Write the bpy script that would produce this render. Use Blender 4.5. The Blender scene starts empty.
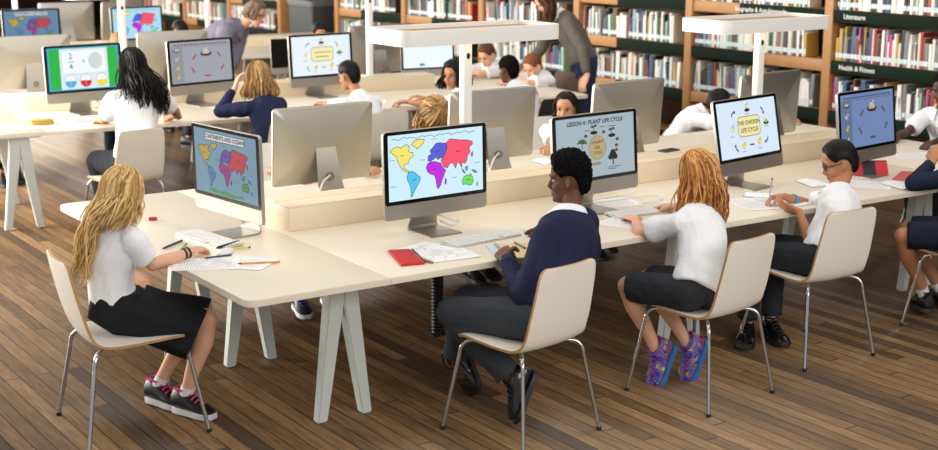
import bpy, bmesh, math, random
from mathutils import Vector, Matrix, noise
random.seed(7)
SC = bpy.context.scene
COL = SC.collection
V = Vector
R = math.radians
PI = math.pi

# ------------------------------------------------------------------ materials
def srgb(c):
    return tuple(((x / 12.92) if x <= 0.04045 else ((x + 0.055) / 1.055) ** 2.4) for x in (v / 255.0 for v in c))

MATS = {}
def mat(name, rgb, rough=.5, metal=0, var=.06, scale=30, bump=0, bscale=200, spec=.5, emit=0, sss=0, coat=0, bdist=.003):
    if name in MATS: return MATS[name]
    m = bpy.data.materials.new(name); m.use_nodes = True
    nt = m.node_tree; b = nt.nodes['Principled BSDF']
    c = srgb(rgb) + (1,)
    b.inputs['Roughness'].default_value = rough
    b.inputs['Metallic'].default_value = metal
    b.inputs['Specular IOR Level'].default_value = spec
    if coat: b.inputs['Coat Weight'].default_value = coat
    if sss:
        b.inputs['Subsurface Weight'].default_value = sss
        b.inputs['Subsurface Radius'].default_value = (.02, .008, .005)
        b.inputs['Subsurface Scale'].default_value = .4
    tc = nt.nodes.new('ShaderNodeTexCoord')
    nz = nt.nodes.new('ShaderNodeTexNoise'); nz.inputs['Scale'].default_value = scale
    nz.inputs['Detail'].default_value = 3
    nt.links.new(tc.outputs['Object'], nz.inputs['Vector'])
    mx = nt.nodes.new('ShaderNodeMix'); mx.data_type = 'RGBA'
    mx.inputs[6].default_value = tuple(x * (1 - var) for x in c[:3]) + (1,)
    mx.inputs[7].default_value = tuple(min(1, x * (1 + var)) for x in c[:3]) + (1,)
    nt.links.new(nz.outputs['Fac'], mx.inputs[0])
    nt.links.new(mx.outputs[2], b.inputs['Base Color'])
    if emit:
        nt.links.new(mx.outputs[2], b.inputs['Emission Color'])
        nt.links.remove(b.inputs['Base Color'].links[0]); b.inputs['Base Color'].default_value = (.01, .01, .01, 1)
        b.inputs['Emission Strength'].default_value = emit
    if bump:
        n2 = nt.nodes.new('ShaderNodeTexNoise'); n2.inputs['Scale'].default_value = bscale
        nt.links.new(tc.outputs['Object'], n2.inputs['Vector'])
        bp = nt.nodes.new('ShaderNodeBump'); bp.inputs['Strength'].default_value = bump
        bp.inputs['Distance'].default_value = bdist
        nt.links.new(n2.outputs['Fac'], bp.inputs['Height'])
        nt.links.new(bp.outputs['Normal'], b.inputs['Normal'])
    MATS[name] = m
    return m

def hair_mat(name, dark, mid, light, rough=.5, spec=.25):
    if name in MATS: return MATS[name]
    m = bpy.data.materials.new(name); m.use_nodes = True
    nt = m.node_tree; b = nt.nodes['Principled BSDF']
    b.inputs['Roughness'].default_value = rough
    b.inputs['Specular IOR Level'].default_value = spec
    at = nt.nodes.new('ShaderNodeAttribute'); at.attribute_name = 'shade'
    tc = nt.nodes.new('ShaderNodeTexCoord')
    nz = nt.nodes.new('ShaderNodeTexNoise'); nz.inputs['Scale'].default_value = 55
    nt.links.new(tc.outputs['Object'], nz.inputs['Vector'])
    ad = nt.nodes.new('ShaderNodeMath'); ad.operation = 'MULTIPLY_ADD'
    nt.links.new(nz.outputs['Fac'], ad.inputs[0]); ad.inputs[1].default_value = .5
    nt.links.new(at.outputs['Fac'], ad.inputs[2])
    s2 = nt.nodes.new('ShaderNodeMath'); s2.operation = 'SUBTRACT'; s2.inputs[1].default_value = .25
    nt.links.new(ad.outputs[0], s2.inputs[0])
    cr = nt.nodes.new('ShaderNodeValToRGB')
    cr.color_ramp.elements[0].color = srgb(dark) + (1,)
    cr.color_ramp.elements[1].color = srgb(light) + (1,)
    e = cr.color_ramp.elements.new(.5); e.color = srgb(mid) + (1,)
    nt.links.new(s2.outputs[0], cr.inputs['Fac'])
    nt.links.new(cr.outputs['Color'], b.inputs['Base Color'])
    MATS[name] = m
    return m

# ------------------------------------------------------------------ mesh helpers
def mk(name, bm, mats, parent=None, smooth=True, angle=None):
    me = bpy.data.meshes.new(name)
    bmesh.ops.recalc_face_normals(bm, faces=bm.faces)
    bm.to_mesh(me); bm.free()
    if not isinstance(mats, (list, tuple)): mats = [mats]
    for m in mats: me.materials.append(m)
    if smooth:
        me.polygons.foreach_set('use_smooth', [True] * len(me.polygons))
        me.set_sharp_from_angle(angle=R(angle or 38))
    o = bpy.data.objects.new(name, me); COL.objects.link(o)
    if parent: o.parent = parent
    return o

def thing(name, label, cat, loc=(0, 0, 0), rz=0, group=None):
    o = bpy.data.objects.new(name, None); COL.objects.link(o)
    o.empty_display_size = .1
    o.location = loc; o.rotation_euler = (0, 0, rz)
    o['label'] = label; o['category'] = cat
    if group: o['group'] = group
    return o

def tag(o, label, cat, group=None):
    o['label'] = label; o['category'] = cat
    if group: o['group'] = group
    return o

def dup(root, loc, rz, label, group=None):
    r = root.copy(); COL.objects.link(r); r.location = loc; r.rotation_euler = (0, 0, rz)
    r['label'] = label
    if group: r['group'] = group
    for ch in list(root.children):
        c = ch.copy(); COL.objects.link(c); c.parent = r
        for g in ch.children:
            d = g.copy(); COL.objects.link(d); d.parent = c
    return r

def T(loc=(0, 0, 0), rx=0, ry=0, rz=0):
    return Matrix.Translation(loc) @ Matrix.Rotation(rz, 4, 'Z') @ Matrix.Rotation(ry, 4, 'Y') @ Matrix.Rotation(rx, 4, 'X')

def box(bm, c, s, bev=0, mi=0, M=None, seg=2):
    t = bmesh.new()
    bmesh.ops.create_cube(t, size=1)
    for v in t.verts: v.co = V((v.co.x * s[0], v.co.y * s[1], v.co.z * s[2]))
    if bev:
        bmesh.ops.bevel(t, geom=list(t.edges), offset=bev, segments=seg, affect='EDGES', profile=.5)
    for v in t.verts: v.co += V(c)
    add(bm, t, mi, M)

def add(bm, t, mi=None, M=None):
    if M is not None: bmesh.ops.transform(t, matrix=M, verts=t.verts)
    vm = {}
    for v in t.verts: vm[v] = bm.verts.new(v.co)
    for f in t.faces:
        try: nf = bm.faces.new([vm[v] for v in f.verts])
        except ValueError: continue
        nf.material_index = f.material_index if mi is None else mi
        nf.smooth = True
    t.free()

def frame(d, ref=V((0, 0, 1))):
    d = d.normalized()
    a = ref - d * ref.dot(d)
    if a.length < 1e-3:
        ref = V((1, 0, 0)); a = ref - d * ref.dot(d)
    a.normalize()
    return a, d.cross(a)

def rings(bm, rs, mi=0, cap=True, closed=True):
    """loft a list of rings (lists of points)"""
    vs = [[bm.verts.new(p) for p in r] for r in rs]
    n = len(vs[0])
    for i in range(len(vs) - 1):
        for j in range(n if closed else n - 1):
            k = (j + 1) % n
            f = bm.faces.new((vs[i][j], vs[i][k], vs[i + 1][k], vs[i + 1][j])); f.material_index = mi; f.smooth = True
    if cap:
        for r in (vs[0], vs[-1]):
            f = bm.faces.new(r); f.material_index = mi
    return vs

def tube(bm, pts, rad, seg=10, mi=0, round_ends=False, flat=1, up=None):
    pts = [V(p) for p in pts]
    if not isinstance(rad, (list, tuple)): rad = [rad] * len(pts)
    rad = list(rad)
    if round_ends:
        d0 = (pts[0] - pts[1]).normalized(); d1 = (pts[-1] - pts[-2]).normalized()
        A = [(.97, .25), (.75, .66), (.35, .94)]
        pre = [(pts[0] + d0 * rad[0] * b, rad[0] * max(.05, a)) for a, b in A][::-1]
        post = [(pts[-1] + d1 * rad[-1] * b, rad[-1] * max(.05, a)) for a, b in A]
        pts = [p for p, _ in pre] + pts + [p for p, _ in post]
        rad = [r for _, r in pre] + rad + [r for _, r in post]
    rs = []; a = None
    for i, p in enumerate(pts):
        d = (pts[min(i + 1, len(pts) - 1)] - pts[max(i - 1, 0)])
        if d.length < 1e-6: d = V((0, 0, 1))
        a, b = frame(d, up if up is not None else (a if a is not None else V((0, 0, 1))))
        rs.append([p + (a * math.cos(t) * flat + b * math.sin(t)) * rad[i] for t in (2 * PI * j / seg for j in range(seg))])
    rings(bm, rs, mi)

def smooth_path(pts, n=4):
    """Catmull-Rom through points"""
    P = [V(p) for p in pts]; out = []
    for i in range(len(P) - 1):
        p0 = P[max(i - 1, 0)]; p1 = P[i]; p2 = P[i + 1]; p3 = P[min(i + 2, len(P) - 1)]
        for k in range(n):
            t = k / n
            out.append(.5 * ((2 * p1) + (p2 - p0) * t + (2 * p0 - 5 * p1 + 4 * p2 - p3) * t * t + (3 * p1 - p0 - 3 * p2 + p3) * t ** 3))
    out.append(P[-1])
    return out

def lerp_list(r, m):
    n = len(r) - 1; out = []
    for i in range(m):
        t = i / (m - 1) * n; k = min(int(t), n - 1)
        out.append(r[k] + (r[k + 1] - r[k]) * (t - k))
    return out

def ball(bm, c, r, mi=0, sub=2, M=None):
    t = bmesh.new()
    bmesh.ops.create_icosphere(t, subdivisions=sub, radius=1)
    if not isinstance(r, (list, tuple)): r = (r, r, r)
    mm = Matrix.Translation(c) @ (M if M is not None else Matrix()) @ Matrix.Diagonal((r[0], r[1], r[2], 1))
    add(bm, t, mi, mm)

def prism(bm, poly, z0, z1, mi=0, M=None, bev=0):
    t = bmesh.new()
    lo = [t.verts.new((p[0], p[1], z0)) for p in poly]
    hi = [t.verts.new((p[0], p[1], z1)) for p in poly]
    n = len(poly)
    t.faces.new(lo); ft = t.faces.new(hi)
    for i in range(n): t.faces.new((lo[i], lo[(i + 1) % n], hi[(i + 1) % n], hi[i]))
    if bev: bmesh.ops.bevel(t, geom=list(ft.edges), offset=bev, segments=2, affect='EDGES', profile=.5)
    add(bm, t, mi, M)

def rrect(x0, y0, x1, y1, r, n=5):
    out = []
    for cx, cy, a in ((x1 - r, y1 - r, 0), (x0 + r, y1 - r, 90), (x0 + r, y0 + r, 180), (x1 - r, y0 + r, 270)):
        for i in range(n + 1):
            t = R(a + 90 * i / n); out.append((cx + r * math.cos(t), cy + r * math.sin(t)))
    return out

_txt = {}
def text_bm(bm, s, size, M, mi, bold=.0, align='CENTER'):
    key = (s, bold, align)
    if key not in _txt:
        cu = bpy.data.curves.new('t', 'FONT'); cu.body = s; cu.align_x = align; cu.align_y = 'CENTER'
        cu.size = 1; cu.offset = bold; cu.resolution_u = 2
        ob = bpy.data.objects.new('t', cu); COL.objects.link(ob)
        dg = bpy.context.evaluated_depsgraph_get(); dg.update()
        me = bpy.data.meshes.new_from_object(ob.evaluated_get(dg))
        _txt[key] = ([v.co.copy() for v in me.vertices], [list(p.vertices) for p in me.polygons])
        bpy.data.objects.remove(ob); bpy.data.curves.remove(cu); bpy.data.meshes.remove(me)
    vs, fs = _txt[key]
    nv = [bm.verts.new(M @ (v * size)) for v in vs]
    for f in fs:
        try: q = bm.faces.new([nv[i] for i in f]); q.material_index = mi
        except ValueError: pass

def bake(bm, vox, it=3, fac=.5):
    """union overlapping solids into one continuous smooth skin"""
    bmesh.ops.recalc_face_normals(bm, faces=bm.faces)
    me = bpy.data.meshes.new('tmp'); bm.to_mesh(me); bm.free()
    ob = bpy.data.objects.new('tmp', me); COL.objects.link(ob)
    m = ob.modifiers.new('r', 'REMESH'); m.mode = 'VOXEL'; m.voxel_size = vox
    if it:
        s = ob.modifiers.new('s', 'SMOOTH'); s.factor = fac; s.iterations = it
    dg = bpy.context.evaluated_depsgraph_get(); dg.update()
    me2 = bpy.data.meshes.new_from_object(ob.evaluated_get(dg))
    out = bmesh.new(); out.from_mesh(me2)
    bpy.data.objects.remove(ob); bpy.data.meshes.remove(me); bpy.data.meshes.remove(me2)
    return out
# ------------------------------------------------------------------ people
def ik(S, W, a, b, hint):
    d = W - S; L = d.length
    k = max(1.0, L / ((a + b) * .985)); a *= k; b *= k
    L = max(L, abs(a - b) + .01)
    x = (a * a - b * b + L * L) / (2 * L)
    y = math.sqrt(max(0, a * a - x * x))
    dn = d.normalized()
    h = hint - dn * hint.dot(dn)
    if h.length < 1e-4: h = V((0, 0, -1)) - dn * dn.dot(V((0, 0, -1)))
    return S + dn * x + h.normalized() * y

def torso_rings(pel, neck, hipL, shL, h, off=0, lo=-.055, hi=1.0, bulge=.03, n=14, seg=20):
    """elliptic rings along a slightly slouched spine"""
    s = h / 1.4
    ax = (neck - pel)
    f0 = hipL.cross(V((0, 0, 1))); f1 = shL.cross(V((0, 0, 1)))   # forward = left x up
    back = -(f0 + f1).normalized()
    prof = [(-.16, .085, .075), (-.05, .128, .098), (.08, .130, .100), (.28, .115, .088), (.48, .118, .092), (.68, .132, .098),
            (.84, .132, .090), (.94, .100, .074), (1.0, .060, .058), (1.06, .05, .05)]
    def pr(t):
        for i in range(len(prof) - 1):
            if t <= prof[i + 1][0]:
                u = (t - prof[i][0]) / (prof[i + 1][0] - prof[i][0]); u = max(0, u)
                return [prof[i][k] + (prof[i + 1][k] - prof[i][k]) * u for k in (1, 2)]
        return prof[-1][1:]
    out = []
    for i in range(n + 1):
        t = lo + (hi - lo) * i / n
        w, d = pr(t)
        tt = min(max(t, 0), 1)
        c = pel + ax * t + back * bulge * s * math.sin(PI * tt)
        lat = (hipL * (1 - tt) + shL * tt).normalized()
        tan = (ax + back * bulge * s * PI * math.cos(PI * tt)).normalized()
        lat = (lat - tan * lat.dot(tan)).normalized()
        fw = lat.cross(tan).normalized()
        out.append([c + lat * (w * s + off) * math.cos(a) + fw * (d * s + off) * math.sin(a) for a in (2 * PI * j / seg for j in range(seg))])
    return out

def hand_bm(bm, w, d, nrm, side, s, curl=.5, spread=1.0, point=None):
    """palm, four unequal bent fingers and a thumb. w wrist, d direction, nrm out of the palm, side: direction towards the thumb"""
    d = d.normalized(); nrm = (nrm - d * nrm.dot(d)).normalized()
    th = d.cross(nrm); th = th if th.dot(side) > 0 else -th
    L = .078 * s
    rs = []
    for t, hw, ht in ((-.18, .022, .018), (.1, .025, .017), (.5, .036, .016), (.85, .039, .014), (1.0, .036, .011)):
        c = w + d * L * t
        rs.append([c + th * hw * s * math.cos(a) + nrm * ht * s * math.sin(a) for a in (2 * PI * j / 12 for j in range(12))])
    rings(bm, rs)
    for i, (o, ln, r) in enumerate(((.027, .92, .0085), (.009, 1.0, .0088), (-.010, .95, .0084), (-.027, .76, .0075))):
        b = w + d * L * .9 + th * o * s
        ang = 0; p = b; pts = [w + d * L * .45 + th * o * .8 * s, b]; sp = o * 3.5 * spread
        c = curl if point is None or i != 0 else point
        for k, seg in enumerate((.040, .026, .021)):
            ang += c * (.75, .95, .6)[k]
            p = p + (d * math.cos(ang) + nrm * math.sin(ang) + th * sp * math.cos(ang) * .6) * seg * ln * s
            pts.append(p)
        tube(bm, pts, [r * s * 1.1, r * s * 1.08, r * s, r * s * .92, r * s * .8], 8, round_ends=True)
    b = w + d * L * .22 + th * .026 * s
    t1 = (d * .72 + th * .62 + nrm * .30).normalized(); t2 = (d * .9 + th * .10 + nrm * .45).normalized()
    tube(bm, [w + d * L * .12 + th * .008 * s, b, b + t1 * .036 * s, b + t1 * .036 * s + t2 * .028 * s, b + t1 * .036 * s + (t2 + nrm * .3 * curl) * .048 * s],
         [.014 * s, .0135 * s, .0115 * s, .010 * s, .0085 * s], 8, round_ends=True)

HEADR = [(-.118, .066, .030, .016), (-.108, .081, .008, .032), (-.088, .086, -.022, .045), (-.062, .082, -.058, .0555), (-.032, .080, -.080, .0635),
         (-.004, .079, -.091, .0690), (.028, .087, -.097, .0735), (.058, .083, -.096, .0725), (.083, .065, -.083, .0615), (.100, .038, -.058, .042), (.108, .004, -.030, .016)]

def head_bm(bm, M):
    def P(x, y, z): return M @ V((x, y, z))
    rs = []
    for z, xf, xb, w in HEADR:
        cx = (xf + xb) / 2; hx = (xf - xb) / 2
        r = []
        for j in range(24):
            a = 2 * PI * j / 24; ca, sa = math.cos(a), math.sin(a)
            wy = w * (1 - .10 * max(0, ca) * (1 if z < .03 else .5))
            x = cx + hx * math.copysign(abs(ca) ** .9, ca); y = wy * math.copysign(abs(sa) ** .92, sa)
            r.append(P(x, y, z))
        rs.append(r)
    rings(bm, rs)
    tube(bm, [P(.078, 0, .012), P(.088, 0, -.010), P(.101, 0, -.034), P(.094, 0, -.043)], [.007, .009, .0115, .009], 10, round_ends=True)
    for sy in (-1, 1):
        ball(bm, P(.089, sy * .0115, -.039), .0085, sub=1)
        ball(bm, P(.057, sy * .034, -.038), .024, sub=2)                      # cheek
        tube(bm, [P(.083, sy * .013, .017), P(.083, sy * .032, .021), P(.070, sy * .050, .014)], [.006, .008, .006], 8, round_ends=True)   # brow ridge
        er = M @ Matrix.Translation((-.008, sy * .075, -.012)) @ Matrix.Rotation(sy * R(-22), 4, 'Z') @ Matrix.Rotation(R(-10), 4, 'Y')
        tube(bm, [er @ V((.006, 0, -.026)), er @ V((-.002, sy * .003, -.022)), er @ V((-.012, sy * .008, -.004)), er @ V((-.012, sy * .009, .014)), er @ V((-.002, sy * .006, .026)), er @ V((.009, sy * .002, .020))],
             [.006, .0075, .007, .007, .0065, .005], 8, round_ends=True)
        ball(bm, er @ V((0, 0, 0)), (.013 * 1, .006, .022), sub=2, M=M.to_3x3().normalized().to_4x4())
    tube(bm, [P(.079, .022, -.0665), P(.087, .011, -.064), P(.089, 0, -.0655), P(.087, -.011, -.064), P(.079, -.022, -.0665)], [.003, .0055, .006, .0055, .003], 8, round_ends=True)
    tube(bm, [P(.078, .020, -.0695), P(.086, .009, -.0755), P(.087, 0, -.0765), P(.086, -.009, -.0755), P(.078, -.020, -.0695)], [.003, .006, .0065, .006, .003], 8, round_ends=True)
    ball(bm, P(.077, 0, -.103), (.014, .018, .012), sub=2, M=M.to_3x3().normalized().to_4x4())

def face_details(bm, M, eyes=(2, 1), lid=0):
    """joined into the body mesh: eyeballs (material 1), irises (2), brows (3), lips recoloured (4)"""
    def P(x, y, z): return M @ V((x, y, z))
    inv = M.inverted()
    for f in bm.faces:
        c = inv @ f.calc_center_median()
        if c.x > .079 and abs(c.y) < .024 - .004 * abs((c.z + .070) / .01) and -.0815 < c.z < -.0595: f.material_index = 4
    R3 = M.to_3x3().normalized().to_4x4()
    for sy in (-1, 1):
        ball(bm, P(.0690, sy * .0285, -.0035), (.0130, .0120, .0078), 1, 2, R3)
        ball(bm, P(.0780, sy * .0288, -.0038), (.0050, .0068, .0074), 2, 2, R3)
        tube(bm, [P(.082, sy * .017, .0055), P(.0835, sy * .031, .0095), P(.074, sy * .046, .004)], [.0015, .0022, .0015], 6, 3)      # upper lid line
        tube(bm, [P(.089, sy * .014, .021), P(.089, sy * .032, .0265), P(.074, sy * .050, .019)], [.0018, .0026, .0014], 6, 3)          # brow

def hair_layer(bm):
    return bm.verts.layers.float.get('shade') or bm.verts.layers.float.new('shade')

def sstep(a, b, x):
    t = max(0, min(1, (x - a) / (b - a))); return t * t * (3 - 2 * t)

def hairline(az):
    a = abs(az)      # 0 = face, pi = back of the head
    if a < 1.3: return .070 - .058 * sstep(.40, 1.3, a)
    if a < 1.85: return .012 + .008 * math.sin((a - 1.25) / .6 * PI)
    return .012 + (-.082 - .012) * sstep(1.85, 2.5, a)

def surf(az, el, t=0):
    """point over the skull for azimuth / elevation, t thickness"""
    return V((-.004 + (.0935 + t) * math.cos(el) * math.cos(az), (.0755 + t) * math.cos(el) * math.sin(az), .002 + (.108 + t) * math.sin(el)))

def hair_cap(bm, M, t=.012, rough=0, freq=60, sub=5, grow=0, hl=hairline, seed=0):
    ly = hair_layer(bm)
    tb = bmesh.new(); bmesh.ops.create_icosphere(tb, subdivisions=sub, radius=1)
    vm = {}
    for v in tb.verts:
        d = v.co.normalized(); az = math.atan2(d.y, d.x); el = math.asin(max(-1, min(1, d.z)))
        p = surf(az, el)
        m = sstep(-.012, .014, p.z - hl(az))
        n = noise.noise(p * freq + V((seed, 0, 0)))
        th = t * (.8 + .45 * sstep(-.02, .1, p.z)) + grow * sstep(0, .09, p.z)
        q = surf(az, el, m * (th + rough * n) - (1 - m) * .022)
        nv = bm.verts.new(M @ q); nv[ly] = .5 + .35 * noise.noise(p * freq * 1.3 + V((0, 9, seed)))
        vm[v] = nv
    for f in tb.faces:
        bm.faces.new([vm[v] for v in f.verts]).smooth = True
    tb.free()

def lock(bm, pts, r0, r1, shade, seg=4):
    ly = hair_layer(bm); n0 = len(bm.verts)
    n = len(pts)
    rad = [r0 * (1 - i / (n - 1)) + r1 * (i / (n - 1)) for i in range(n)]
    rad[0] *= .6; rad[-1] = r1 * .3
    tube(bm, pts, rad, seg)
    bm.verts.ensure_lookup_table()
    for i in range(n0, len(bm.verts)): bm.verts[i][ly] = shade

def hair_long(bm, M, length, n=220, wave=.010, wfreq=26, rnd=None, az_min=.95, r0=.0070, r1=.003, width=1.0, part=0, down=V((0, 0, -1)), outw=.02, curl_in=0, drape=None, lenf=None):
    rnd = rnd or random.Random(3)
    inv3 = M.to_3x3().inverted()
    k = M.to_scale()[0]
    dl = (inv3 @ down).normalized()
    for i in range(int(n * 1.7)):
        az = (az_min + (PI - az_min) * (rnd.random() ** .85)) * (1 if i % 2 else -1)
        t = .008 + .014 * rnd.random()
        pts = []
        # from the parting over the skull down to its widest line
        a0 = az * (.55 + .45 * rnd.random()); top = R(72 + 14 * rnd.random())
        lo = R(-4 - 22 * rnd.random())
        for j in range(7):
            u = j / 6
            pts.append(surf(a0 + (az - a0) * sstep(0, .8, u), top + (lo - top) * u, t * (.6 + .6 * u)))
        p = pts[-1].copy(); o = V((math.cos(az), math.sin(az), 0))
        L = length * (.72 + .33 * rnd.random()) / k * (lenf(az) if lenf else 1); m = 9
        ph = rnd.random() * 6.3; ph2 = rnd.random() * 6.3; sp = outw * (rnd.random() - .25)
        side = V((-o.y, o.x, 0))
        for j in range(1, m + 1):
            u = j / m
            w = wave * sstep(0, .4, u)
            q = p + dl * L * u + o * (sp * math.sin(u * 2.2) + w * math.sin(ph + u * L * wfreq) - curl_in * u * u) + side * (w * math.cos(ph2 + u * L * wfreq * .9))
            if drape: q = drape(q, u)
            pts.append(q)
        lock(bm, [M @ q for q in pts], r0 * (.7 + .5 * rnd.random()) * k, r1 * k, .5 + (rnd.random() - .5) * .9)

def shoe(name, ank, toe_dir, s, mats, parent, base, flat=None, style='sneaker'):
    """ank: ankle joint; toe_dir: along the sole. upper + sole + laces"""
    d = toe_dir.normalized(); a = (V((0, 0, 1)) - d * d.z)
    if flat is not None: a = flat - d * flat.dot(d)
    a.normalize(); l = a.cross(d)
    o = ank - a * .075 * s - base
    def ring(x, w, z0, z1, sk=0):
        r = []
        for j in range(16):
            t = 2 * PI * j / 16
            cx, cz = math.cos(t), math.sin(t)
            z = (z0 + z1) / 2 + (z1 - z0) / 2 * cz
            ww = w * (1 if cz < 0 else (1 - .35 * cz))
            r.append(o + d * (x * s) + l * (ww * math.copysign(abs(cx) ** .8, cx) * s) + a * (z * s))
        return r
    bm = bmesh.new()
    rings(bm, [ring(-.070, .014, .022, .06), ring(-.064, .030, .012, .098), ring(-.040, .038, .010, .112), ring(-.002, .040, .010, .108), ring(.034, .040, .010, .086),
               ring(.068, .043, .010, .066), ring(.105, .045, .010, .052), ring(.135, .036, .012, .036), ring(.152, .020, .014, .026)])
    up = mk(name, bm, mats[0], parent)
    bm = bmesh.new()
    out = [(-.068, .012), (-.062, .028), (-.04, .038), (0, .038), (.04, .039), (.08, .045), (.11, .046), (.14, .038), (.158, .018)]
    poly = [(x, w) for x, w in out] + [(x, -w) for x, w in out[::-1]]
    t = bmesh.new(); prism(t, poly, -.004, .020 if style != 'dress' else .010, bev=.003)
    Mx = Matrix(((d.x, l.x, a.x, o.x), (d.y, l.y, a.y, o.y), (d.z, l.z, a.z, o.z), (0, 0, 0, 1))) @ Matrix.Diagonal((s, s, s, 1))
    bmesh.ops.transform(t, matrix=Mx, verts=t.verts)
    mk('sole', t, mats[1], up)
    if len(mats) > 2:
        bm = bmesh.new()
        for i in range(4):
            x = .030 + i * .019; zt = .092 - i * .012
            tube(bm, [Mx @ V((x, -.022, zt - .012)), Mx @ V((x + .004, -.010, zt)), Mx @ V((x + .006, .010, zt)), Mx @ V((x + .012, .022, zt - .012))], .0038 * s, 6)
        tube(bm, [Mx @ V((-.045, -.027, .108)), Mx @ V((-.062, 0, .102)), Mx @ V((-.045, .027, .108)), Mx @ V((-.01, .033, .107)), Mx @ V((.02, .022, .102)), Mx @ V((.028, 0, .098)), Mx @ V((.02, -.022, .102)), Mx @ V((-.01, -.033, .107)), Mx @ V((-.045, -.027, .108))], .005 * s, 6)
        mk('laces', bm, mats[2], up)
    return up

def wrinkle(bm, amp, freq, seed=0, stretch=(1, 1, .45)):
    bm.normal_update()
    mv = []
    for v in bm.verts:
        p = V((v.co.x * stretch[0], v.co.y * stretch[1], v.co.z * stretch[2])) * freq + V((seed * 3.1, seed * 1.7, 0))
        n = noise.noise(p) + .5 * noise.noise(p * 2.1)
        r = 1 - abs(noise.noise(p * .8 + V((5, 5, 5)))) * 2
        mv.append(v.normal * amp * (n * .7 + r * .5))
    for v, m in zip(bm.verts, mv): v.co += m

def yawv(a): return V((math.cos(R(a)), math.sin(R(a)), 0))

SKIN = dict(fair=(226, 176, 146), tan=(190, 134, 98), brown=(104, 68, 48), deep=(74, 46, 36), olive=(202, 150, 116))
LIPS = dict(fair=(196, 112, 100), tan=(160, 92, 78), brown=(98, 56, 50), deep=(84, 46, 44), olive=(176, 104, 92))

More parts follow.
